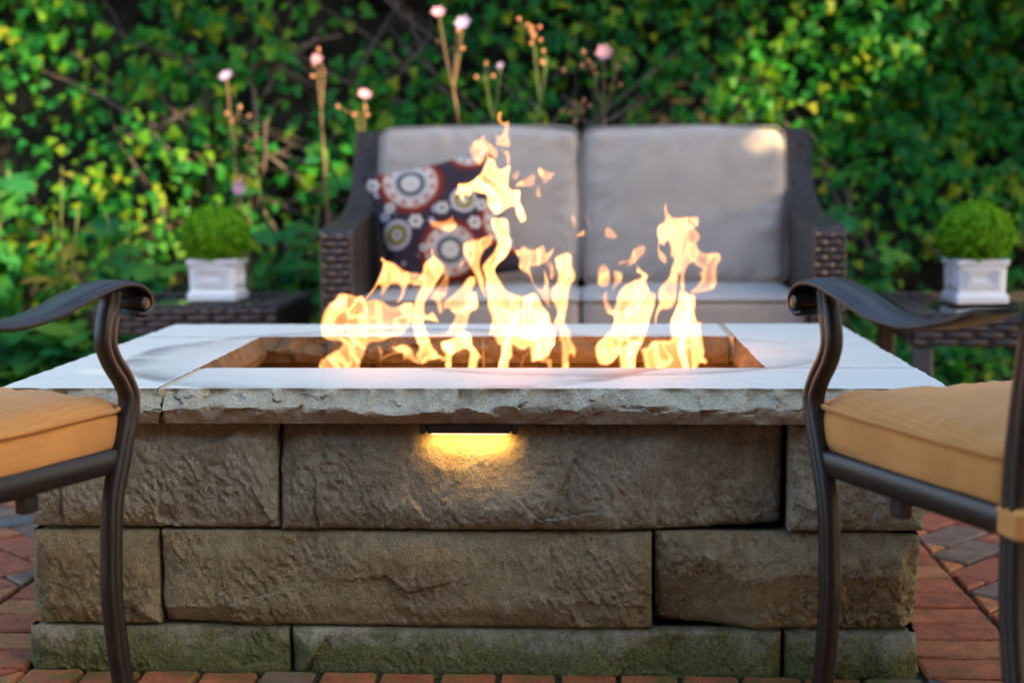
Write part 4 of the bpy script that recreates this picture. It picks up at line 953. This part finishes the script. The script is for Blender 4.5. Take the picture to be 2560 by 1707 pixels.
def potted(loc, rz, label, seed, sz=1.0):
    t = thing('potted_boxwood', label, 'potted plant', loc, rz, 'clipped box balls in white planters')
    rng = np.random.default_rng(seed)
    secs = [(.0800, 0), (.0815, .002), (.0815, .020), (.0790, .024), (.0740, .032), (.0725, .040), (.0745, .112), (.0770, .116), (.0805, .118), (.0815, .122), (.0815, .133), (.0800, .135), (.0730, .135), (.0700, .118)]
    def ring(hh, z, c=.006): a = hh * sz; return [(-a + c, -a, z), (a - c, -a, z), (a, -a + c, z), (a, a - c, z), (a - c, a, z), (-a + c, a, z), (-a, a - c, z), (-a, -a + c, z)]
    body = put('planter', shade_auto(MB().loft([ring(hh, z) for hh, z in secs]).mesh('p'), 30), MAT['white'], t)
    for k in range(4):
        for (pw, ph, rw, out) in ((.104, .060, .0070, .0052), (.074, .034, .0055, .0040)):
            q = MB(); zc = .078
            outer = [(-pw / 2, zc - ph / 2), (pw / 2, zc - ph / 2), (pw / 2, zc + ph / 2), (-pw / 2, zc + ph / 2)]
            rings = []
            for d_, y_ in ((0, 0), (rw * .3, -out), (rw * .7, -out), (rw, 0)):
                rings.append([(x + (d_ if x < 0 else -d_), -.0728 * sz - .0010 * ((z - .04) / .072) * 2 + y_ - .0006, z + (d_ if z < zc else -d_)) for x, z in outer])
            q.loft(rings, cap=False)
            put('raised_panel', q.mesh('rp'), MAT['white'], body, None, (0, 0, k * math.pi / 2))
    q = MB().box((-.069, -.069, .112), (.069, .069, .122)); put('potting_soil', q.mesh('s'), MAT['soil'], t)
    N = 9000; d = rng.normal(0, 1, (N, 3)); d /= np.linalg.norm(d, axis=1)[:, None]
    rad = .111 + .011 * fbm(d[:, 0] * 6, d[:, 1] * 6, d[:, 2] * 6, seed, 3) - np.abs(rng.normal(0, .010, N)) + .010 * (rng.uniform(0, 1, N) > .97)
    P = d * rad[:, None]; P[:, 2] = P[:, 2] * .93 + .205
    keep_ = P[:, 2] > .120; P, d = P[keep_], d[keep_]; N = len(P)
    V, F = scatter(LEAFQ, [(0, 1, 2, 3)], P, rand_rot(N, rng, d, .55), rng.uniform(.010, .016, N))
    tag(put('foliage', mesh_np('fol', V, F), m_box, t), kind='stuff')
    q = MB().tube([(0, 0, .115), (.002, .003, .16), (0, 0, .2)], [.009, .007, .005], 6); put('stem', q.mesh('st'), MAT['bark'], t)
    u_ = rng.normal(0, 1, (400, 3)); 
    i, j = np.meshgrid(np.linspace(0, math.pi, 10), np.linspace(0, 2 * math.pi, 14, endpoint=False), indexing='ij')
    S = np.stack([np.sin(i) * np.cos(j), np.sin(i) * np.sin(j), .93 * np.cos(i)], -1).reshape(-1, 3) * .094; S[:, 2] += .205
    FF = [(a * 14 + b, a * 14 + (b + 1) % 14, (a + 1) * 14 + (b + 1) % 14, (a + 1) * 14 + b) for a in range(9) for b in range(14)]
    put('shadow_core', mesh_np('core', S, FF), m_core, t)
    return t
m_core = m_plain('leafy_shadow_core', (.020, .045, .008), .95)  # dark green puts the shade between the leaves into the colour
potted((-1.208, 2.325, .4545), R(-2), 'clipped box ball in white planter with a soil-stained rim, on the pillow side', 61)
potted((1.222, 2.160, .4545), R(3), 'clipped box ball in clean white planter by the plain end of the loveseat', 62)

# ------------------------------------------------------------------ patio chairs
def groove_sec(w_, h_, c=.004, g_=.0035):
    a, b = w_ / 2, h_ / 2
    return [(-a + c, -b), (a - c, -b), (a, -b + c), (a, -g_), (a - .003, 0), (a, g_), (a, b - c), (a - c, b), (-a + c, b), (-a, b - c), (-a, g_), (-a + .003, 0), (-a, -g_), (-a, -b + c)]
def patio_chair(loc, rz, label, post):
    t = thing('patio_chair', label, 'chair', loc, rz, 'bronze metal patio chairs')
    st = MAT['steel']
    for s_ in (-1, 1):
        X = s_ * .285
        P = spline([(X, .24 + o, z) for z, o in post], 5)
        put('front_leg', shade_auto(MB().sweep(P, groove_sec(.024, .030), (1, 0, 0)).mesh('fl'), 50), st, t)
        A = spline([(X, y, z) for y, z in ((-.150, .690), (-.09, .672), (.00, .657), (.09, .664), (.16, .682), (.220, .695), (.255, .696), (.279, .690), (.295, .676), (.296, .660), (.284, .650), (.268, .653))], 6)
        sec = lambda f: rrect(.066 - .010 * max(0, f - .85) / .15, .0085, .003)
        arm = put('armrest', shade_auto(MB().sweep(A, sec, (1, 0, 0)).mesh('ar'), 50), st, t)
        q = MB().sweep(A[4:-26] + np.array([0, 0, .0042]), rrect(.038, .0045, .0015), (1, 0, 0)); put('armrest_ridge', shade_auto(q.mesh('rg'), 50), st, arm)
        q = MB().tube([(X - .036, .276, .667), (X - .035, .276, .667), (X + .035, .276, .667), (X + .036, .276, .667)], [.0075, .0095, .0095, .0075], 14); put('scroll_pin', shade_auto(q.mesh('pin'), 50), st, arm)
        B_ = spline([(s_ * z0, y, z) for z0, y, z in ((.262, -.255, 0), (.258, -.200, .14), (.254, -.160, .30), (.250, -.150, .44), (.250, -.156, .55), (.252, -.190, .72), (.248, -.255, .90), (.235, -.300, 1.0))], 6)
        put('back_leg', shade_auto(MB().sweep(B_, groove_sec(.024, .030), (1, 0, 0)).mesh('bl'), 50), st, t)
        rail = np.linspace([X * .985, .262, .436], [s_ * .251, -.150, .434], 8); put('seat_rail', shade_auto(MB().sweep(rail, rrect(.024, .036, .004), (1, 0, 0)).mesh('sr'), 50), st, t)
        q = MB().box((X - .020 * s_ - .009, .055, .392), (X - .020 * s_ + .009, .085, .416), .002); put('foot_of_bracket', q.mesh('br'), st, t).name = 'bracket'
    for (y, z, hw) in ((.272, .436, .272), (-.145, .434, .24)):
        xs = np.linspace(-hw, hw, 14); bow = .028 * (1 - (xs / hw) ** 2) if y > 0 else 0 * xs
        put('cross_rail', shade_auto(MB().sweep(np.stack([xs, y + bow, np.full(14, z)], 1), rrect(.036, .024, .004), (0, 0, 1)).mesh('cr'), 50), st, t)
    for k in range(5):
        y_ = -.10 + k * .08; z_ = .436
        q = MB().box((-.245, y_ - .022, z_ - .003), (.245, y_ + .022, z_ + .003), .001); put('seat_slat', q.mesh('ss'), st, t)
    xs = np.linspace(-.238, .238, 14); q = MB().sweep(np.stack([xs, np.full(14, -.302), 1.0 + .035 * (1 - (xs / .238) ** 2)], 1), rrect(.030, .026, .004), (0, 0, 1)); put('top_rail', shade_auto(q.mesh('tr'), 50), st, t)
    for k in range(5):
        x_ = -.16 + .08 * k; B_ = spline([(x_, -.152, .45), (x_, -.172, .62), (x_, -.226, .82), (x_, -.298, 1.012 + .02 * (1 - (x_ / .2) ** 2))], 5)
        q = MB().sweep(B_, rrect(.020, .010, .002), (1, 0, 0)); put('back_slat', shade_auto(q.mesh('bs'), 50), st, t)
    return t
def chair_at(post_world, local, rz):
    c, s_ = math.cos(rz), math.sin(rz)
    return (post_world[0] - (local[0] * c - local[1] * s_), post_world[1] - (local[0] * s_ + local[1] * c), 0)
POST_L = POST_R = [(.686, 0), (.667, 0), (.640, -.010), (.612, -.014), (.585, -.003), (.550, .024), (.516, .034), (.455, .014), (.375, -.013), (.300, -.020), (.227, -.022), (.110, -.007), (0, .020)]
RZL, RZR = R(-20), R(20)
LL = chair_at((-.690, -.30), (.285, .24), RZL); LR = chair_at((.350, -.30), (-.285, .24), RZR)
patio_chair(LL, RZL, 'bronze metal scroll-arm chair standing on the planter-and-pillow side of the pit', POST_L)
patio_chair(LR, RZR, 'bronze metal scroll-arm chair whose back leg carries a tan cushion tie', POST_R)
def chair_cushion(L0, rz, seed, label):
    c, s_ = math.cos(rz), math.sin(rz); lx, ly = 0, .068
    loc = (L0[0] + lx * c - ly * s_, L0[1] + lx * s_ + ly * c, .4795 - (.006 if rz < 0 else 0))
    o = cushion('chair_cushion', label, 'wheat-coloured chair cushions', (.535, .425, .096), .036, .016, seed, MAT['tan'], loc, (R(.8), 0, rz), .0030, 'tan', taper=.10, bow=.02)
    for sx in (-1, 1):
        q = MB().box((sx * .240 - .024, -.245, -.062), (sx * .240 + .024, -.192, -.022), .006); put('tie_strap', q.mesh('ts'), MAT['tan'], o)
    return o
chair_cushion(LL, RZL, 71, 'wheat-coloured seat cushion on the chair standing on the pillow side')
chair_cushion(LR, RZR, 72, 'wheat-coloured seat cushion tied round the chair leg with a strap')
# ------------------------------------------------------------------ ivy hedge
IVB = np.array([(0, 0, .02), (-.10, -.52, -.02), (-.36, -.30, .03), (.10, -.20, .02), (.02, -.62, -.05), (.34, -.36, .0), (.36, -.20, .05), (.86, 0, -.12), (.36, .20, .05), (.34, .36, .0), (.02, .62, -.05), (.10, .20, .02), (-.36, .30, .03), (-.10, .52, -.02), (-.14, 0, .05)])
IVO = np.array([(-.14, 0, .05), (-.36, -.30, .03), (-.02, -.62, -.04), (.16, -.24, .03), (.42, -.34, -.01), (.86, 0, -.12), (.42, .34, -.01), (.16, .24, .03), (-.02, .62, -.04), (-.36, .30, .03)])
IVV = np.concatenate([[(.12, 0, .05)], IVO]); IVF = [(0, 1 + i, 1 + (i + 1) % 10) for i in range(10)]
OVV = np.array([(0, 0, 0), (.25, -.20, .03), (.6, -.20, .02), (1.0, 0, -.10), (.6, .20, .02), (.25, .20, .03), (.5, 0, -.02)]); OVF = [(6, 0, 1), (6, 1, 2), (6, 2, 3), (6, 3, 4), (6, 4, 5), (6, 5, 0)]
HY = 3.46
rng = np.random.default_rng(4)
def hedge_y(x, z): return HY + .16 * fbm(x * 1.3, z * 1.5, None, 31, 3) - .05 * np.cos(z * 2.0) + .05 * fbm(x * 5, z * 5, None, 37, 2)
hedge = thing('ivy_hedge', 'tall dense ivy hedge with yellow-lit leaves and bare stems behind the loveseat', 'hedge', (0, HY, 0))
HO = np.array([0, HY, 0])
def bare(x, z): return np.clip(1.25 - np.sqrt(((x + .86) / .72) ** 2 + ((z - 1.42) / .40) ** 2), 0, 1)
N = 30000
x = rng.uniform(-4.6, 4.6, N); z = rng.uniform(.0, 2.9, N)
dens = fbm(x * 2.6, z * 2.6, None, 55, 3)
keep_ = rng.uniform(0, 1, N) < np.clip(.72 + 1.1 * dens, .12, 1) * (1 - .55 * bare(x, z))
x, z = x[keep_], z[keep_]; N = len(x)
y = hedge_y(x, z) + np.abs(rng.normal(0, .085, N)) - .02
P = np.stack([x, y, z], 1)
nrm = np.tile(np.array([0, -1.0, .35]), (N, 1)); gy = (hedge_y(x + .05, z) - hedge_y(x - .05, z)) / .1; nrm[:, 0] += gy
fr = rand_rot(N, rng, nrm, .42, np.array([0, -.35, -.9]))
sz = rng.uniform(.030, .064, N) * (1 + .45 * fbm(x * 2, z * 2, None, 77, 2))
# the leaves that show largest become parts of their own
cx = .5 + 1.3965 * ((P - np.array(M4.translation)) @ np.array(_r2)) / ((P - np.array(M4.translation)) @ np.array(_fw))
cz = .5 + 1.5 * 1.3965 * ((P - np.array(M4.translation)) @ np.array(_u2)) / ((P - np.array(M4.translation)) @ np.array(_fw))
inview = (cx > .01) & (cx < .99) & (cz > .48) & (cz < .99) & ~((cx > .31) & (cx < .83) & (cz < .82))
front = -(y - hedge_y(x, z)) + .6 * sz
score = np.where(inview, front, -9); top = np.argsort(-score)[:300]
mask = np.ones(N, bool); mask[top] = False
V, F = scatter(IVV, IVF, P[mask] - HO, fr[mask], sz[mask]); tag(put('foliage', mesh_np('ivy', V, F), MAT['ivy'], hedge), kind='stuff')
leaf_me = mesh_np('leaf', IVV, IVF); leaf_me.materials.append(MAT['ivy_o'])
def leaf_obj(name, me, parent, p, f, s_):
    o = bpy.data.objects.new(name, me); COL.objects.link(o); o.parent = parent
    m = Matrix([list(f[i]) for i in range(3)]).to_4x4() @ Matrix.Diagonal((s_, s_, s_, 1)); m.translation = Vector(p); o.matrix_local = m
    return o
for k in top: leaf_obj('leaf', leaf_me, hedge, P[k] - HO, fr[k], sz[k])
# woody stems, thickest in the bare patch
q = MB(); rs_ = random.Random(9)
for k in range(120):
    inb = k < 70
    x0 = rs_.uniform(-1.75, .05) if inb else rs_.uniform(-4.4, 4.4); z0 = rs_.uniform(.5, 1.3) if inb else rs_.uniform(0, 2.3)
    an = rs_.gauss(.72, .30) * (-1 if rs_.random() < .78 else 1); L = rs_.uniform(.35, .95); n = 9; pts = []
    for t in np.linspace(0, 1, n):
        xx = x0 + math.sin(an) * L * t + .025 * math.sin(t * 7 + k); zz = z0 + math.cos(an) * L * t
        pts.append((xx, float(hedge_y(np.array([xx]), np.array([zz]))[0]) + (.075 if inb else .12) + .05 * math.sin(t * 5 + k * 1.7) - HY, zz))
    r0 = rs_.uniform(.004, .013); q.tube(pts, list(np.linspace(r0, r0 * .45, n)), 5)
tag(put('stems', smooth(q.mesh('stems')), MAT['twig'], hedge), kind='stuff')
# backing sheet for the twiggy inside, its shade painted near-black; open at one upper end where the sky glints through
gx = np.linspace(-4.7, 1.15, 70); gz = np.linspace(-.03, 2.75, 36); m_in = m_plain('hedge_inner_shade', (.010, .010, .005), .95, nscale=22, nstr=.9, var=.6)
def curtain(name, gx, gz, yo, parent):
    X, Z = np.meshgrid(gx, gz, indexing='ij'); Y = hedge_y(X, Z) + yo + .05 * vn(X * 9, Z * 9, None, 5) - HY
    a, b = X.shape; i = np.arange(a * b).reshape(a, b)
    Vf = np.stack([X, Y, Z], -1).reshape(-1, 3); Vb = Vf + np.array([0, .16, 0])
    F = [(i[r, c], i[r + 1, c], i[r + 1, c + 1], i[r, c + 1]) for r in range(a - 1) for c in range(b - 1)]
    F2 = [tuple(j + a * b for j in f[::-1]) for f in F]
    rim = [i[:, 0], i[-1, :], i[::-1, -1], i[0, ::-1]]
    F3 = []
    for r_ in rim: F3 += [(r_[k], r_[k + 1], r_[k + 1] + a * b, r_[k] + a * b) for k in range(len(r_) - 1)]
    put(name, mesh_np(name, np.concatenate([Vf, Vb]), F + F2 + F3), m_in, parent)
curtain('twig_shade_backing', gx, gz, .26, hedge)
N = 19000; x = rng.uniform(1.0, 4.7, N); z = rng.uniform(.95, 2.9, N); y = hedge_y(x, z) + rng.uniform(.02, .80, N)
V, F = scatter(IVV, IVF, np.stack([x, y, z], 1) - HO, rand_rot(N, rng, np.tile([0, -1.0, .4], (N, 1)), .6, np.array([0, -.3, -.9])), rng.uniform(.045, .075, N)); tag(put('foliage', mesh_np('ivy', V, F), MAT['ivy'], hedge), kind='stuff')
curtain('twig_shade_backing', np.linspace(1.15, 4.7, 44), np.linspace(-.03, 1.02, 16), .26, hedge)

# ------------------------------------------------------------------ border plants in front of the hedge
GR = [(0, (.018, .130, .050)), (.4, (.028, .180, .048)), (.7, (.050, .220, .040)), (1, (.120, .270, .036))]
YG = [(0, (.10, .17, .022)), (.5, (.20, .25, .028)), (1, (.34, .30, .05))]
m_bp = m_leaf('border_leaf', GR, island=False); m_yp = m_leaf('yellowing_leaf', YG, island=False, trans=.4)
ov_me = mesh_np('leaf', OVV, OVF); ov_me.materials.append(m_bp)
iv_me = mesh_np('leaf', IVV, IVF); iv_me.materials.append(m_bp)
oy_me = mesh_np('leaf', OVV, OVF); oy_me.materials.append(m_yp)
m_stem = m_plain('green_brown_stem', (.16, .10, .045), .7, nscale=60, var=.3)
m_stem_g = m_plain('green_stem', (.09, .13, .03), .6, nscale=60, var=.3)
def border_plant(x0, y0, h_, wid, nst, nl, size, label, me, seed, droop=.3):
    t = thing('leafy_plant', label, 'plant', (x0, y0, -.06), 0, 'leafy plants in the bed before the hedge')
    r_ = np.random.default_rng(seed); q = MB()
    for s_ in range(nst):
        an = r_.uniform(0, 6.28); tip = np.array([math.cos(an) * wid * r_.uniform(.3, 1), math.sin(an) * wid * .55 * r_.uniform(.3, 1), h_ * r_.uniform(.65, 1.05)])
        P_ = [tip * np.array([t_ ** 1.3, t_ ** 1.3, t_]) + np.array([0, 0, 0]) for t_ in np.linspace(0, 1, 7)]
        q.tube(P_, list(np.linspace(.006, .0025, 7)), 5)
        for k in range(nl):
            f = r_.uniform(.30, 1.0); i = f * 6; a = int(min(i, 5)); p = P_[a] + (P_[a + 1] - P_[a]) * (i - a)
            d = np.array([r_.normal(), r_.normal() - .35, .15 - droop + r_.normal() * .25]); d /= np.linalg.norm(d)
            nz = np.array([r_.normal() * .35, -.45 + r_.normal() * .3, 1.0]); nz -= d * (nz @ d); nz /= np.linalg.norm(nz)
            leaf_obj('leaf', me, t, p, np.stack([d, np.cross(nz, d), nz], 1), size * r_.uniform(.65, 1.2))
    put('stem', smooth(q.mesh('st')), m_stem_g, t)
    return t
PL = [(-2.28, 2.85, .95, .30, 9, 8, .16, 'broad-leaved green plant at the far edge of the bed by the chair arm', iv_me),
      (-1.72, 3.02, .80, .34, 9, 8, .13, 'bushy green plant growing behind the planter-side table', iv_me),
      (-1.95, 2.85, .92, .22, 4, 9, .14, 'straggly plant with yellowing pointed leaves in the bed', oy_me),
      (-1.10, 2.98, .98, .26, 8, 8, .17, 'plant with long pointed leaves between the side table and loveseat', ov_me),
      (-.72, 3.05, 1.02, .22, 7, 8, .15, 'plant with pointed leaves rising behind the pillow-side loveseat arm', ov_me),
      (.92, 3.05, .92, .30, 7, 8, .11, 'low green plant tucked behind the plain loveseat arm', iv_me),
      (1.62, 2.92, .52, .36, 9, 8, .12, 'low spreading plant behind the plain-end side table', ov_me),
      (1.15, 2.90, .40, .26, 7, 7, .11, 'small ground plant under the plain-end side table', iv_me),
      (-2.02, 2.78, .45, .40, 8, 8, .17, 'large-leaved low plant filling the bed corner', iv_me)]
for k, a in enumerate(PL): border_plant(*a, 900 + k)
# tall pink anemones
m_pet = m_plain('pink_petal', (.50, .25, .36), .6, nscale=40, var=.1); m_bud = m_plain('rosy_bud', (.48, .20, .11), .6, nscale=60, var=.2); m_eye = m_plain('flower_eye', (.50, .36, .05), .7)
m_pet2 = m_plain('lilac_petal', (.45, .34, .56), .6, nscale=40, var=.1)
pet = MB(); pet.add([(0, 0, 0), (.35, -.28, .06), (.75, -.30, .14), (1, 0, .20), (.75, .30, .14), (.35, .28, .06)], [(0, 1, 2, 3, 4, 5)])
pet_me = [pet.mesh('petal'), pet.mesh('petal')]; pet_me[0].materials.append(m_pet); pet_me[1].materials.append(m_pet2)
bud_me = smooth(mesh_np('bud', ico, icf)); bud_me.materials.append(m_bud)
eye_me = smooth(mesh_np('eye', ico * np.array([1, 1, .6]), icf)); eye_me.materials.append(m_eye)
def anemone(base, heads, label, stem_m=None, seed=0):
    """heads: (x, z, kind, size) kind 0 pink flower, 1 lilac flower, 2 bud cluster"""
    bx, by = base; t = thing('anemone', label, 'flower', (bx, by, -.06), 0, 'tall anemone stalks in the bed')
    r_ = np.random.default_rng(seed); q = MB()
    fork = np.array([np.mean([h_[0] for h_ in heads]) - bx, 0, min(h_[1] for h_ in heads) - .04])
    P_ = spline([(0, 0, 0), (fork[0] * .2, 0, fork[2] * .5), tuple(fork)], 6); q.tube(P_, list(np.linspace(.0068, .0042, len(P_))), 6)
    for hx, hz, kind, s_ in heads:
        e = np.array([hx - bx, r_.uniform(-.04, .02), hz + .12]); q.tube(spline([tuple(fork), tuple((fork + e) / 2 + np.array([0, 0, -.02])), tuple(e)], 5), .0034, 5)
        if kind < 2:
            fl = put('flower', eye_me, None, t, e, (R(60 + r_.normal() * 12), 0, r_.normal() * .4)); fl.scale = (s_ * .18,) * 3
            for k in range(6):
                o = put('petal', pet_me[kind], None, fl, (0, 0, 0), (0, 0, k * math.pi / 3 + .2)); o.scale = (1 / .22 * .95,) * 3
        else:
            for k in range(int(s_)):
                d = np.array([r_.normal() * .034, r_.normal() * .02, r_.normal() * .03 + .01]); o = put('bud', bud_me, None, t, e + d); o.scale = (.0078, .0078, .0088)
                q.tube([tuple(e + np.array([0, 0, -.02])), tuple(e + d)], .0018, 4)
    put('stem', smooth(q.mesh('st')), stem_m or m_stem, t)
AN = [((-1.28, 2.96), [(-1.317, 1.17, 1, .036), (-1.27, 1.03, 2, 5)], 'stalk with a single lilac flower above the planter-side table'),
      ((-.93, 2.92), [(-.972, 1.225, 0, .030), (-.945, 1.19, 2, 4)], 'straight stalk topped by a half-open pink flower'),
      ((-.80, 3.00), [(-.808, 1.10, 0, .034), (-.84, 1.04, 2, 4)], 'short stalk with a pale pink flower over the pillow-side cushion'),
      ((-.36, 2.90), [(-.455, 1.27, 2, 3), (-.432, 1.347, 1, .040), (-.517, 1.382, 0, .034)], 'leaning stalk carrying two lilac-pink flowers at its top'),
      ((-.345, 2.98), [(-.355, 1.16, 2, 3), (-.30, 1.20, 1, .018)], 'thin stalk with small buds standing before the bare hedge stems'),
      ((-.31, 2.90), [(-.176, 1.30, 2, 9), (-.13, 1.22, 2, 4)], 'stalk with a broad cluster of round rosy buds'),
      ((.10, 2.94), [(.080, 1.24, 0, .040), (.04, 1.18, 2, 5), (.12, 1.17, 2, 4)], 'branching stalk with one pink flower above many buds'),
      ((-.02, 2.96), [(-.027, 1.04, 2, 8)], 'low bud cluster just above the plain back cushion'),
      ((-1.22, 2.84), [(-1.248, .757, 0, .036), (-1.20, .86, 2, 3)], 'low stalk with a rosy flower beside the clipped box ball')]
for k, a in enumerate(AN): anemone(a[0], a[1], a[2], m_stem_g if k in (4, 5) else m_stem, 40 + k)

# ------------------------------------------------------------------ trees outside the picture that shade the patio
GAPS = [((-1.95, 3.4, .90), .30), ((-1.40, 3.35, .82), .30), ((-1.02, 3.35, .92), .22), ((-1.7, 3.1, .45), .14), ((-2.15, 3.4, 1.30), .2), ((1.40, 3.4, 1.52), .30), ((-.72, 3.4, .98), .10), ((.30, 3.4, 1.08), .09), ((.75, 3.4, 1.05), .07), ((-1.6, 3.4, 1.15), .10), ((-.9, 3.4, 1.42), .06), ((1.62, 3.4, .75), .06), ((-2.3, 3.2, .55), .12), ((.70, 2.36, 1.01), .165)]
def shade_tree(x0, y0, label, blobs, n, seed, leaf=.085):
    t = thing('shade_tree', label, 'tree', (x0, y0, -.06), 0, 'trees shading the patio')
    r_ = np.random.default_rng(seed); q = MB()
    zt = np.mean([b[2] for b in blobs]); q.tube(spline([(0, 0, 0), (.05, .03, zt * .4), (-.03, .05, zt)], 6), list(np.linspace(.13, .05, 13)), 9)
    for b in blobs: q.tube(spline([(0, .03, zt * .55), tuple(np.array(b[:3]) * .5 + np.array([0, 0, zt * .3])), tuple(b[:3])], 5), list(np.linspace(.05, .015, 11)), 6)
    put('trunk', smooth(q.mesh('tr')), MAT['bark'], t)
    Ps = []
    for b in blobs:
        m_ = int(n * b[6]); d = r_.normal(0, 1, (m_, 3)); d /= np.linalg.norm(d, axis=1)[:, None]; Ps.append(np.array(b[:3]) + d * (r_.uniform(0, 1, (m_, 1)) ** .45) * np.array(b[3:6]))
    P_ = np.concatenate(Ps)
    for g_, rad in GAPS:                                  # gaps in the crown that let the low sun through
        w_ = P_ + np.array([x0, y0, -.06]) - np.array(g_); s_ = np.array(SUN); dd = np.linalg.norm(w_ - (w_ @ s_)[:, None] * s_, axis=1); P_ = P_[dd > rad]
    N_ = len(P_)
    V, F = scatter(OVV, OVF, P_, rand_rot(N_, r_, np.tile([0, 0, 1.0], (N_, 1)), .8), r_.uniform(.8, 1.5, N_) * leaf)
    tag(put('crown', mesh_np('crown', V, F), MAT['ivy'], t), kind='stuff')
shade_tree(4.7, -2.2, 'leafy tree beside the patio, its dense crown shading the pit and chairs', [(0, -.2, 2.4, 1.2, 1.7, 1.2, 1.0), (0, 1.5, 2.5, 1.1, 1.2, 1.1, .9), (.2, -1.8, 2.3, 1.2, 1.4, 1.2, .8), (0, .4, 1.2, 1.0, 1.8, .8, .6), (0, 2.3, 3.0, .9, .8, .75, 1.0)], 12500, 81, .15)
shade_tree(4.9, 1.4, 'slender tree beside the patio with an open airy crown', [(0, -.5, 3.9, 1.0, 1.0, .9, .9), (0, .5, 2.3, 1.0, .9, .8, 1.0), (.2, 1.1, 3.4, .9, .9, .9, .8), (0, .2, 4.8, 1.0, 1.2, .7, .7)], 4200, 82, .14)

GAPS = []
shade_tree(2.9, 7.2, 'dark leafy tree added beyond the ivy hedge to cover the low sky', [(0, 0, 2.6, 2.2, 1.2, 1.6, 1.0), (-1.2, .3, 1.6, 1.6, 1.0, 1.2, .6), (1.6, .2, 1.8, 1.5, 1.0, 1.4, .6)], 3600, 83, .22)  # added to dim the bright sky showing through the hedge

# ------------------------------------------------------------------ unseen house added behind the viewer to block sky light and darken the front stone
def m_house_brick():
    t = NT('house_brick'); O = t.n('TexCoord').outputs['Object']
    s_ = t.n('SeparateXYZ', {0: O}); uv = t.n('CombineXYZ', {0: s_.outputs[0], 1: s_.outputs[2]}).outputs[0]
    b = t.n('TexBrick', {'Vector': uv, 'Color1': (.17, .065, .045, 1), 'Color2': (.11, .045, .035, 1), 'Mortar': (.25, .23, .20, 1), 'Scale': 4.6, 'Mortar Size': .012}).outputs[0]
    t.pbr(Base_Color=b, Roughness=.9); return t.m
house = thing('sky_blocking_house', 'added brick house with dark windows behind the viewer, blocking sky light', 'house', (0, -7.0, -.06))
q = MB().box((-8, -3.5, 0), (8, 0, 4.6)); put('wall', q.mesh('w'), m_house_brick(), house)
q = MB().loft([[(-8.4, -4, 4.6), (8.4, -4, 4.6), (8.4, .5, 4.6), (-8.4, .5, 4.6)], [(-8.4, -1.8, 6.4), (8.4, -1.8, 6.4), (8.4, -1.7, 6.4), (-8.4, -1.7, 6.4)]]); put('roof', q.mesh('r'), m_plain('slate_roof', (.06, .06, .065), .8, nscale=30, var=.3), house)
m_wg = m_plain('window_glass', (.02, .025, .03), .06, spec=.6)
for xx in (-5.2, -2.6, 2.6, 5.2):
    wi = put('window', MB().box((xx - .6, .004, 1.0), (xx + .6, .05, 2.5), .01).mesh('wf'), MAT['white'], house)
    for a, b in ((-.55, -.03), (.03, .55)):
        for c, d in ((1.06, 1.72), (1.78, 2.44)): put('pane', MB().box((xx + a, .052, c), (xx + b, .056, d)).mesh('pn'), m_wg, wi)
dr = put('door', MB().box((-.5, .004, .06), (.5, .06, 2.15), .01).mesh('dr'), m_plain('painted_door', (.03, .045, .04), .4), house)
put('handle', MB().tube([(.38, .06, 1.05), (.38, .12, 1.05), (.30, .12, 1.05)], .01, 6).mesh('hd'), MAT['steel'], dr)
